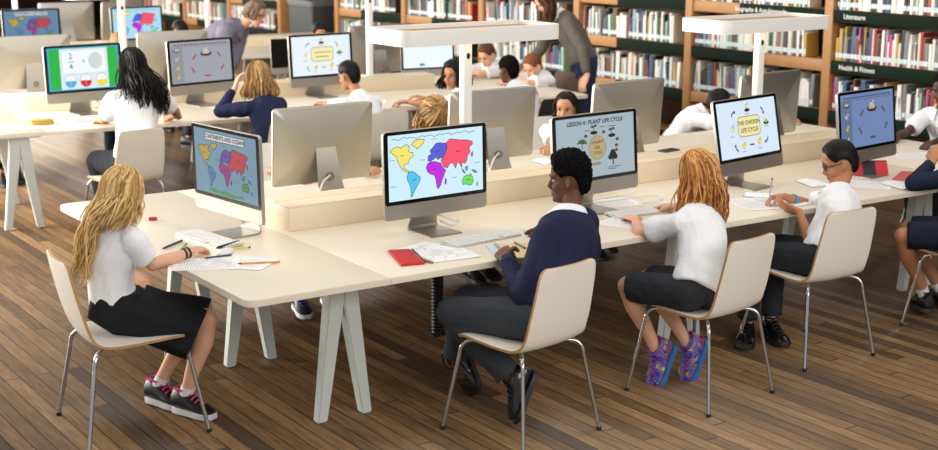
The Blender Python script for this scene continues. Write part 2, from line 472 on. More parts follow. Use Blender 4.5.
def person(label, base, h, pel, neck, head, face, hip=None, sh=None, skin='fair', top='polo', topc=(238, 240, 245), bottom='trousers', botc=(44, 48, 56),
           knees=None, anks=None, toes=None, wr=(None, None), elh=(None, None), hd=(None, None), hn=(None, None), curl=(.5, .5), hair=None, hairm=None,
           shoes=None, vox=.0055, group=None, socks=None, sleeve=None, headk=1.0, collar=None, hands=True, feet=True, roll=0, toeup=(None, None), extra=None, elb=(None, None), browc=(50, 36, 28), thighk=1.0, shoek=1.02, loose=.003):
    """one person. face=(yaw, pitch down). lists are (left, right)."""
    hip = face[0] if hip is None else hip; sh = hip if sh is None else sh
    base = V(base); s = h / 1.4
    pel = V(pel); neck = V(neck); head = V(head)
    root = thing('person', label, 'person', base, 0, group)
    f_h, f_s = yawv(hip), yawv(sh)
    l_h, l_s = V((-f_h.y, f_h.x, 0)), V((-f_s.y, f_s.x, 0))
    k = .95 * headk * (.92 + .08 * s)
    M0 = T(head - base, 0, 0, R(face[0])) @ Matrix.Rotation(R(face[1]), 4, 'Y') @ Matrix.Rotation(R(roll), 4, 'X') @ Matrix.Scale(k, 4)
    up = (neck - pel).normalized()
    S = [neck - up * .060 * s + l_s * sg * .136 * s for sg in (1, -1)]
    H = [pel - V((0, 0, .015 * s)) + l_h * sg * .068 * s for sg in (1, -1)]
    ua, fa, th, sk = .185 * h, .155 * h, .24 * h, .235 * h
    W, E, K, A, HD, HN = [], [], [], [], [], []
    for i, sg in enumerate((1, -1)):
        w = V(wr[i]) if wr[i] is not None else S[i] + f_s * .30 * s + V((0, 0, -.26 * s)) + l_s * sg * -.02
        hint = V(elh[i]) if elh[i] is not None else (V((0, 0, -1)) + l_s * sg * .6 - f_s * .5)
        e = V(elb[i]) if elb[i] is not None else ik(S[i], w, ua, fa, hint)
        W.append(w); E.append(e)
        HD.append(V(hd[i]).normalized() if hd[i] is not None else ((w - e).normalized() * .6 + f_s * .6).normalized())
        HN.append(V(hn[i]) if hn[i] is not None else V((0, 0, -1)))
        kn = V(knees[i]) if knees else H[i] + f_h * th * .97 + V((0, 0, -.02)) + l_h * sg * .03
        an = V(anks[i]) if anks else V((kn.x, kn.y, .085)) - f_h * .05
        K.append(kn); A.append(an)
    b = base
    # ---- body
    bm = bmesh.new()
    rings(bm, [[p - b for p in r] for r in torso_rings(pel, neck, l_h, l_s, h)])
    hu = (M0.to_3x3() @ V((0, 0, 1))).normalized()
    hb = M0 @ V((-.022, 0, -.06))
    nk = neck - b
    tube(bm, [nk - up * .05 * s, nk + (hb - nk) * .4, hb], [.052 * s, .041 * s, .040 * s], 14, round_ends=True)
    for i in range(2):
        tube(bm, smooth_path([nk + (hb - nk) * .15, nk - up * .01 * s + (S[i] - neck) * .45, S[i] - b], 3), lerp_list([.040 * s, .045 * s, .043 * s], 7), 12, round_ends=True)
        e0, w0 = E[i] - b, W[i] - b; s0 = S[i] - b
        tube(bm, [s0, s0 + (e0 - s0) * .35, s0 + (e0 - s0) * .75, e0], [.044 * s, .040 * s, .034 * s, .031 * s], 12, round_ends=True)
        tube(bm, [e0, e0 + (w0 - e0) * .3, e0 + (w0 - e0) * .7, w0], [.031 * s, .033 * s, .026 * s, .0205 * s], 12, round_ends=True)
        h0, k0, a0 = H[i] - b, K[i] - b, A[i] - b
        tube(bm, [h0, h0 + (k0 - h0) * .5, k0], [.064 * s, .064 * s, .050 * s], 14, round_ends=True)
        calf = (h0 - k0).normalized() * .0
        bk = (k0 - a0).normalized().cross((k0 - h0).normalized().cross((k0 - a0).normalized())) * -1
        tube(bm, [k0, k0 + (a0 - k0) * .3 + bk * -.010 * s, k0 + (a0 - k0) * .7, a0], [.049 * s, .051 * s, .035 * s, .029 * s], 14, round_ends=True)
        if feet:
            td = V(toes[i]) if toes else f_h
            fu = V(toeup[i]).normalized() if toeup[i] is not None else V((0, 0, 1))
            tube(bm, [a0, a0 + td.normalized() * .05 * s - fu * .035 * s], [.028 * s, .028 * s], 10, round_ends=True)
        if hands: hand_bm(bm, w0, HD[i], HN[i], (f_s * .5 - l_s * (1 if i == 0 else -1)), s * 1.02, curl[i])
    head_bm(bm, M0)
    bm = bake(bm, vox, 3, .45)
    face_details(bm, M0)
    mk('body', bm, [mat('skin_' + skin, SKIN[skin], .5, var=.05, scale=40, sss=.12, spec=.4), mat('eye_white', (206, 200, 194), .4), mat('iris_' + skin, (52, 34, 24), .2),
                    mat('brow_%d_%d' % browc[:2], browc, .7), mat('lips_' + skin, LIPS[skin], .45)], root, angle=80)
    # ---- top
    long = top in ('sweater', 'shirt')
    bm = bmesh.new(); off = (.012 if long else .010) + loose
    rings(bm, [[p - b for p in r] for r in torso_rings(pel, neck, l_h, l_s, h, off, lo=-.02, hi=.985)])
    for i in range(2):
        s0, e0, w0 = S[i] - b, E[i] - b, W[i] - b
        tube(bm, smooth_path([nk - up * .015 * s, nk - up * .018 * s + (S[i] - neck) * .5, s0], 3), lerp_list([.050 * s + loose * .6, .052 * s + loose, .052 * s + loose], 7), 12, round_ends=True)
        if long:
            tube(bm, [s0, s0 + (e0 - s0) * .5, e0], [.055 * s + loose, .050 * s + loose, .044 * s + loose], 14, round_ends=True)
            tube(bm, [e0, e0 + (w0 - e0) * .5, e0 + (w0 - e0) * .90], [.044 * s + loose, .039 * s + loose * .6, .031 * s], 14)
        else:
            q = sleeve or .72
            tube(bm, [s0 - (e0 - s0) * .05, s0 + (e0 - s0) * .4, s0 + (e0 - s0) * q], [.055 * s + loose, .055 * s + loose, .057 * s + loose * 1.5], 14)
    bm = bake(bm, vox * 1.1, 3, .5)
    wrinkle(bm, .012, 10, sum(map(ord, label)) % 97)
    nm = {'polo': 'polo_shirt', 'sweater': 'sweater', 'shirt': 'shirt'}[top]
    tp = mk(nm, bm, mat('cloth_%d_%d_%d' % topc, topc, .85, var=.03, scale=60, bump=.5, bscale=12, bdist=.02, spec=.2), root, angle=80)
    # collar
    bm = bmesh.new()
    cc = collar or ((244, 246, 250) if top != 'shirt' else topc)
    c0 = nk + up * .006 * s
    fw = l_s.cross(up).normalized(); lt = up.cross(fw).normalized()
    ro, n = [], 22
    inner, outer, low = [], [], []
    for j in range(n):
        a = .28 + (2 * PI - .56) * j / (n - 1)
        dv = fw * math.cos(a) + lt * math.sin(a)
        inner.append(c0 + dv * .050 * s + up * (.022 - .010 * math.cos(a)) * s)
        outer.append(c0 + dv * .062 * s + up * (.024 - .010 * math.cos(a)) * s)
        low.append(c0 + dv * (.092 + loose + .012 * max(0, math.cos(a))) * s - up * (.030 + .022 * max(0, math.cos(a))) * s)
    inl = [p - up * .03 * s for p in inner]
    lo2 = [p - up * .012 * s - (p - c0).normalized() * .008 * s for p in low]
    vs = [[bm.verts.new(p) for p in r] for r in (inl, inner, outer, low, lo2)]
    for r0, r1 in zip(vs, vs[1:]):
        for j in range(n - 1): bm.faces.new((r0[j], r0[j + 1], r1[j + 1], r1[j])).smooth = True
    mk('collar', bm, mat('cloth_%d_%d_%d' % cc, cc, .85, var=.03, scale=60, bump=.5, bscale=12, bdist=.02, spec=.2), tp)
    # ---- bottoms
    cm = mat('cloth_%d_%d_%d' % botc, botc, .85, var=.10, scale=60, bump=.5, bscale=12, bdist=.02, spec=.2)
    bm = bmesh.new()
    if bottom != 'skirt':
        rings(bm, [[p - b for p in r] for r in torso_rings(pel, neck, l_h, l_s, h, .008, lo=-.17, hi=.13, n=6)])
        for i in range(2):
            h0, k0, a0 = H[i] - b, K[i] - b, A[i] - b
            if bottom == 'trousers':
                tube(bm, [h0, h0 + (k0 - h0) * .5, k0], [.092 * s, .082 * s, .066 * s * thighk], 14, round_ends=True)
                tube(bm, [k0, k0 + (a0 - k0) * .5, k0 + (a0 - k0) * .90], [.065 * s, .060 * s, .055 * s], 14)
            else:
                tube(bm, [h0, h0 + (k0 - h0) * .5, h0 + (k0 - h0) * .93], [.092 * s, .086 * s, .076 * s], 14); ball(bm, h0, .094 * s, sub=2)
        bm = bake(bm, vox * 1.2, 3, .5)
        wrinkle(bm, .007, 11, sum(map(ord, label)) % 89, (1, 1, 1))
        mk(bottom, bm, cm, root, angle=80)
    else:
        km = (K[0] + K[1]) / 2 - b; hm = (H[0] + H[1]) / 2 - b
        wd = (K[0] - K[1]).length / 2
        lat = l_h; rs = []
        def rg(c, n1, n2, w, d, fold=0):
            return [c + n1 * (w * math.copysign(abs(math.cos(a)) ** .8, math.cos(a)) * (1 + fold * math.cos(a * 9))) + n2 * (d * math.copysign(abs(math.sin(a)) ** .8, math.sin(a)) * (1 + fold * math.cos(a * 9))) for a in (2 * PI * j / 56 for j in range(56))]
        thd = (km - hm).normalized(); tu = lat.cross(thd) * -1
        if tu.z < 0: tu = -tu
        rs.append(rg(pel - b + up * .085 * s, lat, f_h, .128 * s, .108 * s))
        rs.append(rg(pel - b + up * .015 * s + f_h * .01, lat, (f_h + V((0, 0, .35))).normalized(), .160 * s, .142 * s, .01))
        rs.append(rg(hm + thd * .07 * s + V((0, 0, .01)), lat, (f_h * .6 + V((0, 0, .8))).normalized(), .182 * s, .125 * s, .02))
        for u, w, d, z in ((.45, .200, .112, -.022), (.7, .215, .122, -.042), (.86, .225, .130, -.058), (.96, .228, .132, -.068)):
            rs.append(rg(hm + (km - hm) * u + V((0, 0, z)), lat, (tu + thd * .35).normalized(), max(w * s, wd + .085 * s), d * s, .05 * u))
        rings(bm, rs)
        wrinkle(bm, .004, 14, 5, (1, 1, 1))
        mk('skirt', bm, cm, root, angle=60)
    # ---- shoes
    if shoes:
        for i in range(2):
            td = V(toes[i]) if toes else f_h
            shoe('shoe', A[i], td, s * shoek, shoes, root, b, None if toeup[i] is None else V(toeup[i]))
    if socks:
        for i in range(2):
            bm = bmesh.new(); a0 = A[i] - b; k0 = K[i] - b
            tube(bm, [a0 - (k0 - a0) * .06, a0 + (k0 - a0) * .06, a0 + (k0 - a0) * socks[1]], [.034 * s, .034 * s, .035 * s], 12)
            mk('sock', bm, mat('sock_%d_%d_%d' % socks[0], socks[0], .9, bump=.2), root)
    # ---- hair
    if hair:
        bm = bmesh.new(); hair_layer(bm)
        hair(bm, M0, b)
        mk('hair', bm, hairm, root, angle=70)
    if extra: extra(root, M0, b, W, E, HD, s, l_s, f_s)
    return root
# ------------------------------------------------------------------ furniture and devices
ALU = mat('aluminium', (180, 177, 170), .42, 1, .02, spec=.5)
ALUE = mat('aluminium_pale', (222, 220, 214), .4, .6, .02)
CHROME = mat('chrome', (205, 207, 208), .12, 1, .02)
GLASSB = mat('black_glass', (5, 5, 6), .15, 0, .0, spec=.5)
WHITEP = mat('white_plastic', (236, 236, 234), .4, var=.02)
BLACKP = mat('black_plastic', (20, 20, 22), .5)
LAM = mat('white_laminate', (232, 226, 216), .42, var=.02, scale=8)
LAMT = mat('desk_top', (232, 221, 202), .38, var=.025, scale=5)
PLYE = mat('plywood_edge', (186, 142, 92), .55, var=.12, scale=90)
LEGP = mat('painted_leg', (206, 214, 210), .4, var=.02)
CREAM = mat('cream_maple', (232, 216, 188), .42, var=.03, scale=14)

def chair_shell(bm):
    prof = [(.225, .425, .165), (.215, .440, .185), (.17, .450, .200), (.08, .447, .208), (-.02, .442, .210), (-.10, .440, .208), (-.15, .446, .205), (-.185, .468, .200),
            (-.205, .510, .194), (-.224, .58, .194), (-.242, .66, .188), (-.260, .75, .182), (-.268, .800, .174), (-.2715, .818, .160), (-.2725, .8245, .138)]
    pts = smooth_path([(x, 0, z) for x, z, w in prof], 2); ws = lerp_list([w for *_, w in prof], len(pts))
    m = 13; top, bot = [], []
    for i, (p, w) in enumerate(zip(pts, ws)):
        d = pts[min(i + 1, len(pts) - 1)] - pts[max(i - 1, 0)]
        nrm = V((d.z, 0, -d.x)).normalized()   # towards the sitter
        r1, r2 = [], []
        for j in range(m):
            y = w * (j / (m - 1) * 2 - 1)
            dish = .012 * (1 - (y / w) ** 2)
            q = p - nrm * dish + V((0, y, 0))
            r1.append(q + nrm * .006); r2.append(q - nrm * .006)
        top.append(r1); bot.append(r2)
    tv = [[bm.verts.new(p) for p in r] for r in top]; bv = [[bm.verts.new(p) for p in r] for r in bot]
    n = len(tv)
    for i in range(n - 1):
        for j in range(m - 1):
            bm.faces.new((tv[i][j], tv[i][j + 1], tv[i + 1][j + 1], tv[i + 1][j])); bm.faces.new((bv[i][j], bv[i + 1][j], bv[i + 1][j + 1], bv[i][j + 1]))
    for i in range(n - 1):
        for j in (0, m - 1): bm.faces.new((tv[i][j], tv[i + 1][j], bv[i + 1][j], bv[i][j])).material_index = 1
    for j in range(m - 1):
        for i in (0, n - 1): bm.faces.new((tv[i][j], tv[i][j + 1], bv[i][j + 1], bv[i][j])).material_index = 1

def make_chair(label, x, y, ang, shellm=None):
    t = thing('chair', label, 'chair', (x, y, 0), R(ang), 'moulded chairs at the desks')
    bm = bmesh.new(); chair_shell(bm)
    mk('seat_shell', bm, [shellm or mat('chair_laminate', (246, 240, 228), .4, var=.015), PLYE], t, angle=40)
    bm = bmesh.new()
    box(bm, (0, 0, .428), (.16, .20, .012), .004)
    mk('mounting_plate', bm, mat('dark_steel', (70, 72, 74), .4, .8), t)
    for sx in (1, -1):
        for sy in (1, -1):
            bm = bmesh.new()
            pth = [(sx * .05, sy * .07, .426)] + smooth_path([(sx * .12, sy * .13, .427), (sx * .165, sy * .172, .422), (sx * .188, sy * .192, .395), (sx * .196, sy * .199, .35)], 4) + [(sx * .250, sy * .250, .010)]
            tube(bm, pth, .0088, 10)
            lg = mk('leg', bm, CHROME, t)
            bm = bmesh.new(); tube(bm, [(sx * .2495, sy * .2495, .016), (sx * .251, sy * .2508, 0)], .0115, 10)
            mk('foot_cap', bm, BLACKP, lg)
    return t

# ---- displays: coordinates in millimetres-like units, 16 wide x 9 high, origin bottom left
NA = [(.6, 6.6), (.3, 6.9), (.9, 7.3), (1.5, 7.45), (2.1, 7.2), (2.6, 7.5), (3.1, 7.6), (3.5, 7.2), (3.3, 6.7), (3.7, 6.4), (4.0, 6.5), (4.1, 6.0), (3.6, 5.7), (3.3, 5.2), (3.2, 4.9), (2.9, 5.0), (2.5, 4.8), (2.5, 4.4), (2.9, 4.2), (3.3, 3.9), (3.2, 3.75), (2.7, 3.95), (2.2, 4.3), (1.8, 4.9), (1.5, 5.5), (1.3, 6.1)]
GR = [(3.8, 7.5), (4.3, 8.0), (5.2, 8.15), (6.0, 8.0), (5.8, 7.5), (5.2, 7.1), (4.8, 6.8), (4.5, 7.1)]
SA = [(3.2, 3.7), (3.7, 3.9), (4.3, 3.6), (4.9, 3.1), (5.2, 2.9), (5.1, 2.4), (4.7, 1.8), (4.3, 1.3), (3.95, .7), (3.75, .3), (3.55, .4), (3.6, 1.1), (3.5, 1.9), (3.1, 2.6), (2.95, 3.1)]
EU = [(6.5, 5.0), (6.6, 5.7), (7.1, 5.9), (6.9, 6.4), (7.4, 6.8), (7.9, 7.3), (8.5, 7.35), (9.2, 7.2), (9.7, 7.2), (9.7, 6.3), (9.4, 5.7), (9.1, 5.3), (8.6, 5.2), (8.2, 5.0), (7.9, 5.4), (7.4, 5.1), (7.0, 4.95)]
AF = [(6.4, 4.6), (6.9, 4.85), (7.7, 4.8), (8.3, 4.6), (8.7, 4.5), (9.0, 3.9), (9.5, 3.4), (9.2, 2.8), (8.9, 2.2), (8.6, 1.4), (8.2, .95), (7.95, 1.2), (7.8, 2.2), (7.6, 2.9), (7.0, 3.1), (6.5, 3.4), (6.2, 4.0)]
AS = [(9.7, 7.2), (10.2, 7.7), (11.0, 7.6), (12.0, 7.4), (13.2, 7.3), (14.2, 7.0), (14.2, 6.6), (13.6, 6.2), (13.8, 5.6), (13.3, 5.0), (13.2, 4.4), (12.8, 4.0), (12.4, 4.3), (12.3, 3.5), (11.9, 4.1), (11.6, 4.4), (11.2, 3.5), (10.8, 4.3), (10.3, 4.3), (9.8, 3.7), (9.2, 3.9), (8.7, 4.9), (9.2, 5.4), (9.5, 5.9), (9.75, 6.5)]
AU = [(12.3, 1.6), (12.6, 2.1), (13.2, 2.4), (13.5, 2.2), (13.8, 2.5), (14.2, 1.9), (14.3, 1.4), (14.0, .9), (13.5, .85), (13.0, 1.1), (12.5, 1.0)]
ISL = [[(13.9, 5.2), (14.2, 5.6), (14.3, 5.2), (14.1, 4.8)], [(12.3, 3.3), (12.7, 3.0), (12.9, 2.6), (12.5, 2.8)], [(12.9, 3.5), (13.3, 3.6), (13.3, 3.1), (13.0, 2.95)], [(14.0, 3.0), (14.6, 2.9), (15.0, 2.5), (14.4, 2.6)], [(9.4, 2.3), (9.65, 2.0), (9.5, 1.4), (9.3, 1.6)], [(14.8, .9), (15.1, 1.2), (15.0, .6)]]

def smat(rgb, e): return mat('screen_%d_%d_%d_%d' % (rgb + (int(e * 100),)), rgb, .25, var=0, spec=.2, emit=e)

class Disp:
    def __init__(s, w, h, e):
        s.bm = bmesh.new(); s.w = w; s.h = h; s.e = e; s.mats = []; s.lay = 0
    def mi(s, c):
        m = smat(c, s.e)
        if m not in s.mats: s.mats.append(m)
        return s.mats.index(m)
    def P(s, p, lay): return V((.0012 + lay * .0005, (p[0] / 16 - .5) * s.w, (p[1] / 9) * s.h))
    def poly(s, pts, c, lay=1, line=None):
        s.bm.faces.new([s.bm.verts.new(s.P(p, lay)) for p in pts]).material_index = s.mi(c)
        if line: s.path(pts + [pts[0]], line[0], line[1], lay + .5)
    def path(s, pts, c, wd=.07, lay=2):
        for a, b in zip(pts, pts[1:]):
            a = V((a[0], a[1])); b = V((b[0], b[1])); d = b - a
            if d.length < 1e-5: continue
            n = V((-d.y, d.x)).normalized() * wd / 2; e = d.normalized() * wd * .3
            s.bm.faces.new([s.bm.verts.new(s.P(p, lay)) for p in (a + n - e, a - n - e, b - n + e, b + n + e)]).material_index = s.mi(c)
    def rect(s, x0, y0, x1, y1, c, lay=1, r=0, line=None): s.poly(rrect(x0, y0, x1, y1, r) if r else [(x0, y0), (x1, y0), (x1, y1), (x0, y1)], c, lay, line)
    def ell(s, x, y, rx, ry, c, lay=1, a0=0, a1=360, line=None): s.poly([(x + rx * math.cos(R(a0 + (a1 - a0) * i / 24)), y + ry * math.sin(R(a0 + (a1 - a0) * i / 24))) for i in range(25 if a1 - a0 < 360 else 24)], c, lay, line)
    def text(s, t, x, y, size, c, lay=2, bold=.015, rot=0):
        k = s.w / 16 * size
        M = Matrix.Translation(s.P((x, y), lay)) @ Matrix(((0, 0, 1, 0), (1, 0, 0, 0), (0, 1, 0, 0), (0, 0, 0, 1)))
        text_bm(s.bm, t, k, M, s.mi(c), bold)
    def done(s, parent, M): 
        bmesh.ops.transform(s.bm, matrix=M, verts=s.bm.verts)
        me = bpy.data.meshes.new('display'); s.bm.to_mesh(me); s.bm.free()
        for m in s.mats: me.materials.append(m)
        o = bpy.data.objects.new('display', me); COL.objects.link(o); o.parent = parent
        return o

BLK = (24, 24, 30)
def d_map(d, bg, cols, title=False, frame_line=True):
    d.rect(0, 0, 16, 9, bg, 0)
    na, sa, eu, af, asi, au = cols
    f = (lambda p: (p[0] * .93 + .6, p[1] * .8 + .75)) if title else (lambda p: p)
    ln = (BLK, .075)
    for pts, c in ((NA, na), (GR, na), (SA, sa), (AF, af), (AS, asi), (EU, eu), (AU, au)): d.poly([f(p) for p in pts], c, 1, ln)
    for p in ISL[:1] + ISL[1:4]: d.poly([f(q) for q in p], asi if p in ISL[:1] else (96, 150, 190), 1, ln)
    d.poly([f(q) for q in ISL[4]], af, 1, ln); d.poly([f(q) for q in ISL[5]], au, 1, ln)
    for x, y in ((.2, 5.6), (5.2, 5.2), (10.6, 2.2), (7.2, 7.9), (.3, 2.0), (14.6, 3.9)):
        a, b = f((x, y)); d.rect(a, b, a + .9, b + .07, (90, 110, 130), 1)
    for x, y in ((2.2, 6.1), (4.1, 2.6), (7.6, 3.7), (11.7, 5.8), (8.3, 6.2), (13.4, 1.6)):
        a, b = f((x, y)); d.rect(a - .35, b, a + .35, b + .08, BLK, 3)
    if title:
        d.rect(3.0, 7.55, 13.2, 8.6, (240, 242, 244), 2, 0, (BLK, .08))
        d.text('CONTINENTS AND OCEANS', 8.1, 8.07, .80, BLK, 4, .03)
        d.poly([(3.2, .55), (4.5, .9), (6.0, .6), (8.0, .85), (10.5, .55), (12.4, .8), (12.5, .35), (9.0, .15), (5.0, .2)], (86, 160, 92), 1)
    else:
        d.path([(.6 + i * .5, 8.45 + .12 * math.sin(i * 2.1) + .08 * math.sin(i * 5.3)) for i in range(29)], (90, 130, 150), .09)

def chick(d, x, y, s):
    d.ell(x, y, .55 * s, .45 * s, (250, 214, 60), 1, line=(BLK, .04)); d.ell(x + .35 * s, y + .5 * s, .3 * s, .3 * s, (250, 214, 60), 2, line=(BLK, .04)); d.rect(x - .2 * s, y - .75 * s, x - .1 * s, y - .4 * s, (230, 130, 40), 1); d.rect(x + .1 * s, y - .75 * s, x + .2 * s, y - .4 * s, (230, 130, 40), 1)
def hen(d, x, y, s, c=(244, 244, 240)):
    d.ell(x, y, .6 * s, .5 * s, c, 1, line=(BLK, .05)); d.poly([(x - .9 * s, y + .7 * s), (x - .3 * s, y + .3 * s), (x - .5 * s, y)], c, 1); d.ell(x + .5 * s, y + .65 * s, .28 * s, .3 * s, c, 2, line=(BLK, .05))
    d.poly([(x + .35 * s, y + .9 * s), (x + .5 * s, y + 1.2 * s), (x + .65 * s, y + .9 * s)], (200, 40, 40), 3); d.poly([(x + .75 * s, y + .7 * s), (x + 1.0 * s, y + .6 * s), (x + .75 * s, y + .52 * s)], (240, 160, 40), 3)
def nest(d, x, y, s):
    d.ell(x, y, 1.0 * s, .38 * s, (70, 48, 34), 1); d.ell(x, y + .12 * s, .8 * s, .22 * s, (150, 110, 70), 2)
    for i in (-.4, 0, .4): d.ell(x + i * s, y + .2 * s, .2 * s, .26 * s, (232, 214, 180), 3)
def bow(d, x, y, a, c, s=1):
    pts = [(x + s * math.cos(R(a + i * 11)), y + s * math.sin(R(a + i * 11))) for i in range(-3, 4)]
    d.path(pts, c, .28 * s, 1)
    e = pts[0]; t = V((pts[0][0] - pts[1][0], pts[0][1] - pts[1][1])).normalized(); n = V((-t.y, t.x))
    e = V(e); d.poly([tuple(e + n * .35 * s), tuple(e - n * .35 * s), tuple(e + t * .5 * s)], c, 2)
def d_chicken(d, bg, words, soft=1):
    PUR = (74, 40, 92) if soft == 1 else (150, 150, 160)
    d.rect(0, 0, 16, 9, bg, 0)
    d.rect(5.2, 3.2, 11.2, 6.4, (238, 228, 168), 1, .7, ((150, 138, 90), .14))
    if words:
        d.text('THE CHICKEN', 8.2, 5.35, .95, (60, 52, 30), 3, .02); d.text('LIFE CYCLE', 8.2, 4.15, .95, (60, 52, 30), 3, .02)
    else:
        d.rect(6, 5.1, 10.4, 5.3, (150, 140, 100), 3); d.rect(6.4, 4.1, 10, 4.3, (150, 140, 100), 3)
    hen(d, 8.0, 8.0, .6, (240, 226, 150)); d.ell(8.1, 7.4, .75, .28, (40, 40, 34), 1)
    d.ell(13.0, 4.9, .75, .3, (40, 70, 50), 1); d.ell(13.0, 5.25, .4, .35, (160, 190, 80), 2)
    hen(d, 3.6, 4.6, .75, (236, 232, 180)); chick(d, 6.2, 1.7, .8); chick(d, 10.6, 2.0, .9)
    bow(d, 4.6, 6.4, 130, PUR, .9); bow(d, 11.6, 6.6, 40, PUR, .9); bow(d, 12.2, 2.7, -45, PUR, .9); bow(d, 4.9, 1.9, 220, PUR, .9)
    d.rect(7.9, 1.6, 9.1, 1.85, PUR, 1)
    for x, y in ((8, 6.75), (13, 4.3), (3.4, 3.4), (6.2, .75), (10.6, .9)): d.rect(x - .6, y, x + .6, y + .08, (90, 90, 100), 1)
def d_food(d, bg, side, red):
    d.rect(0, 0, 16, 9, bg, 0); d.rect(.2, .2, 3.2, 7.9, side, 1)
    for i in range(16): d.rect(1.0 + i * .9, 8.25, 1.6 + i * .9, 8.5, (70, 70, 90), 1)
    d.rect(.4, 7.95, 15.6, 8.02, red, 2)
    nest(d, 1.7, 7.1, .9); hen(d, 1.6, 5.2, .8, (225, 225, 222)); chick(d, 1.7, 3.2, .9); chick(d, 1.7, 1.2, .9)
    nest(d, 9.3, 6.2, 1.5); hen(d, 9.3, 6.8, .9, (235, 235, 232))
    for x, y, a in ((6.2, 5.6, 135), (12.8, 5.8, 40), (13.5, 2.9, -40), (5.6, 2.7, 215)):
        dx, dy = math.cos(R(a - 90)), math.sin(R(a - 90)); d.path([(x - dx * .6, y - dy * .6), (x + dx * .6, y + dy * .6)], red, .35, 1)
    d.rect(8.6, 1.1, 10.2, 1.45, red, 1)
def d_plant(d, bg):
    d.rect(0, 0, 16, 9, bg, 0)
    d.text('LESSON 4 : PLANT LIFE CYCLE', 7.9, 8.15, .86, BLK, 2, .03)
    d.ell(8.2, 4.3, 1.75, 1.75, (196, 176, 128), 1, line=((150, 130, 90), .1))
    for i, t in enumerate(('A PLANT', 'LIFE', 'CYCLE')): d.text(t, 8.2, 5.1 - i * .8, .62, (70, 52, 34), 3, .015)
    G, DG, B = (60, 96, 56), (36, 56, 38), (110, 84, 54)
    d.rect(11.3, 1.4, 11.6, 2.6, B, 1)
    for x, y, r in ((11.4, 2.9, .75), (10.9, 2.6, .5), (11.9, 2.6, .5), (11.4, 3.3, .55)): d.ell(x, y, r, r * .8, DG, 2)
    d.rect(5.05, 4.2, 5.2, 5.3, B, 1)
    for a in (20, 60, 100, 140, 180, -15): d.path([(5.1, 5.2), (5.1 + .5 * math.cos(R(a)), 5.3 + .45 * math.sin(R(a))), (5.1 + .95 * math.cos(R(a)), 5.2 + .5 * math.sin(R(a)))], G, .22, 2)
    for x, y in ((7.6, 6.9), (11.3, 6.2)):
        d.ell(x, y - .35, .75, .28, (44, 36, 30), 1); d.path([(x, y - .2), (x, y + .6)], G, .14, 2); d.ell(x - .3, y + .55, .35, .18, G, 2); d.ell(x + .3, y + .65, .35, .18, G, 2)
    for x, y in ((9.6, 6.5), (12.4, 5.2), (12.2, 4.3), (5.9, 6.2), (12.2, 3.6)): d.ell(x, y, .35, .25, B, 2)
    for x, y, w in ((11.3, 7.2, 1.6), (9.3, 7.25, 1.0), (6.2, 6.9, .9), (5.2, 3.9, 1.2), (11.6, 1.1, 2.6), (11.2, .8, 1.8)): d.rect(x - w / 2, y, x + w / 2, y + .1, (70, 66, 60), 2)
    rr = random.Random(5)
    for i in range(9): d.ell(1.0 + i * .4, 3.4 + .6 * rr.random(), .35, .3, (34, 38, 36), 1)
    d.ell(8.0, 1.9, 1.0, .22, (170, 150, 90), 1); d.ell(5.2, 1.4, .6, .5, (150, 90, 60), 1)
def d_frac(d):
    GN, WH = (36, 176, 70), (236, 240, 244)
    d.rect(0, 0, 16, 9, (70, 160, 210), 0); d.rect(.35, .25, 15.65, 8.8, GN, 1); d.rect(2.7, .2, 13.4, 8.7, (214, 230, 234), 2); d.rect(3.1, 3.4, 13.0, 8.4, WH, 3, .2, ((190, 200, 210), .1))
    d.text('2', 5.1, 7.1, 1.7, (90, 140, 200), 5); d.rect(4.4, 5.9, 5.8, 6.05, (90, 140, 200), 5); d.text('4', 5.1, 4.9, 1.7, (90, 140, 200), 5)
    d.rect(7.6, 6.1, 8.3, 6.25, (120, 130, 140), 5); d.rect(7.6, 5.75, 8.3, 5.9, (120, 130, 140), 5)
    d.ell(10.6, 6.0, 1.5, 1.7, (204, 210, 208), 4, line=((180, 186, 186), .08))
    for x, c in ((4.8, (70, 170, 220)), (8.2, (214, 30, 50)), (11.8, (240, 214, 60))):
        d.ell(x, 1.9, 1.25, 1.35, WH, 3, line=((170, 180, 190), .1)); d.ell(x, 1.9, 1.25, 1.35, c, 4, 180, 360)
        d.path([(x, .6), (x, 3.2)], (190, 200, 200), .08, 6)
def d_blank(d, bg): d.rect(0, 0, 16, 9, bg, 0); d.ell(6, .9, .9, .4, (90, 130, 100), 1); d.rect(2, 5, 6, 5.1, (220, 228, 236), 1)
def d_off(d): d.rect(0, 0, 16, 9, (18, 18, 20), 0)

def cable_bm(pts, r=.004):
    bm = bmesh.new(); tube(bm, smooth_path(pts, 6), r, 8); return bm

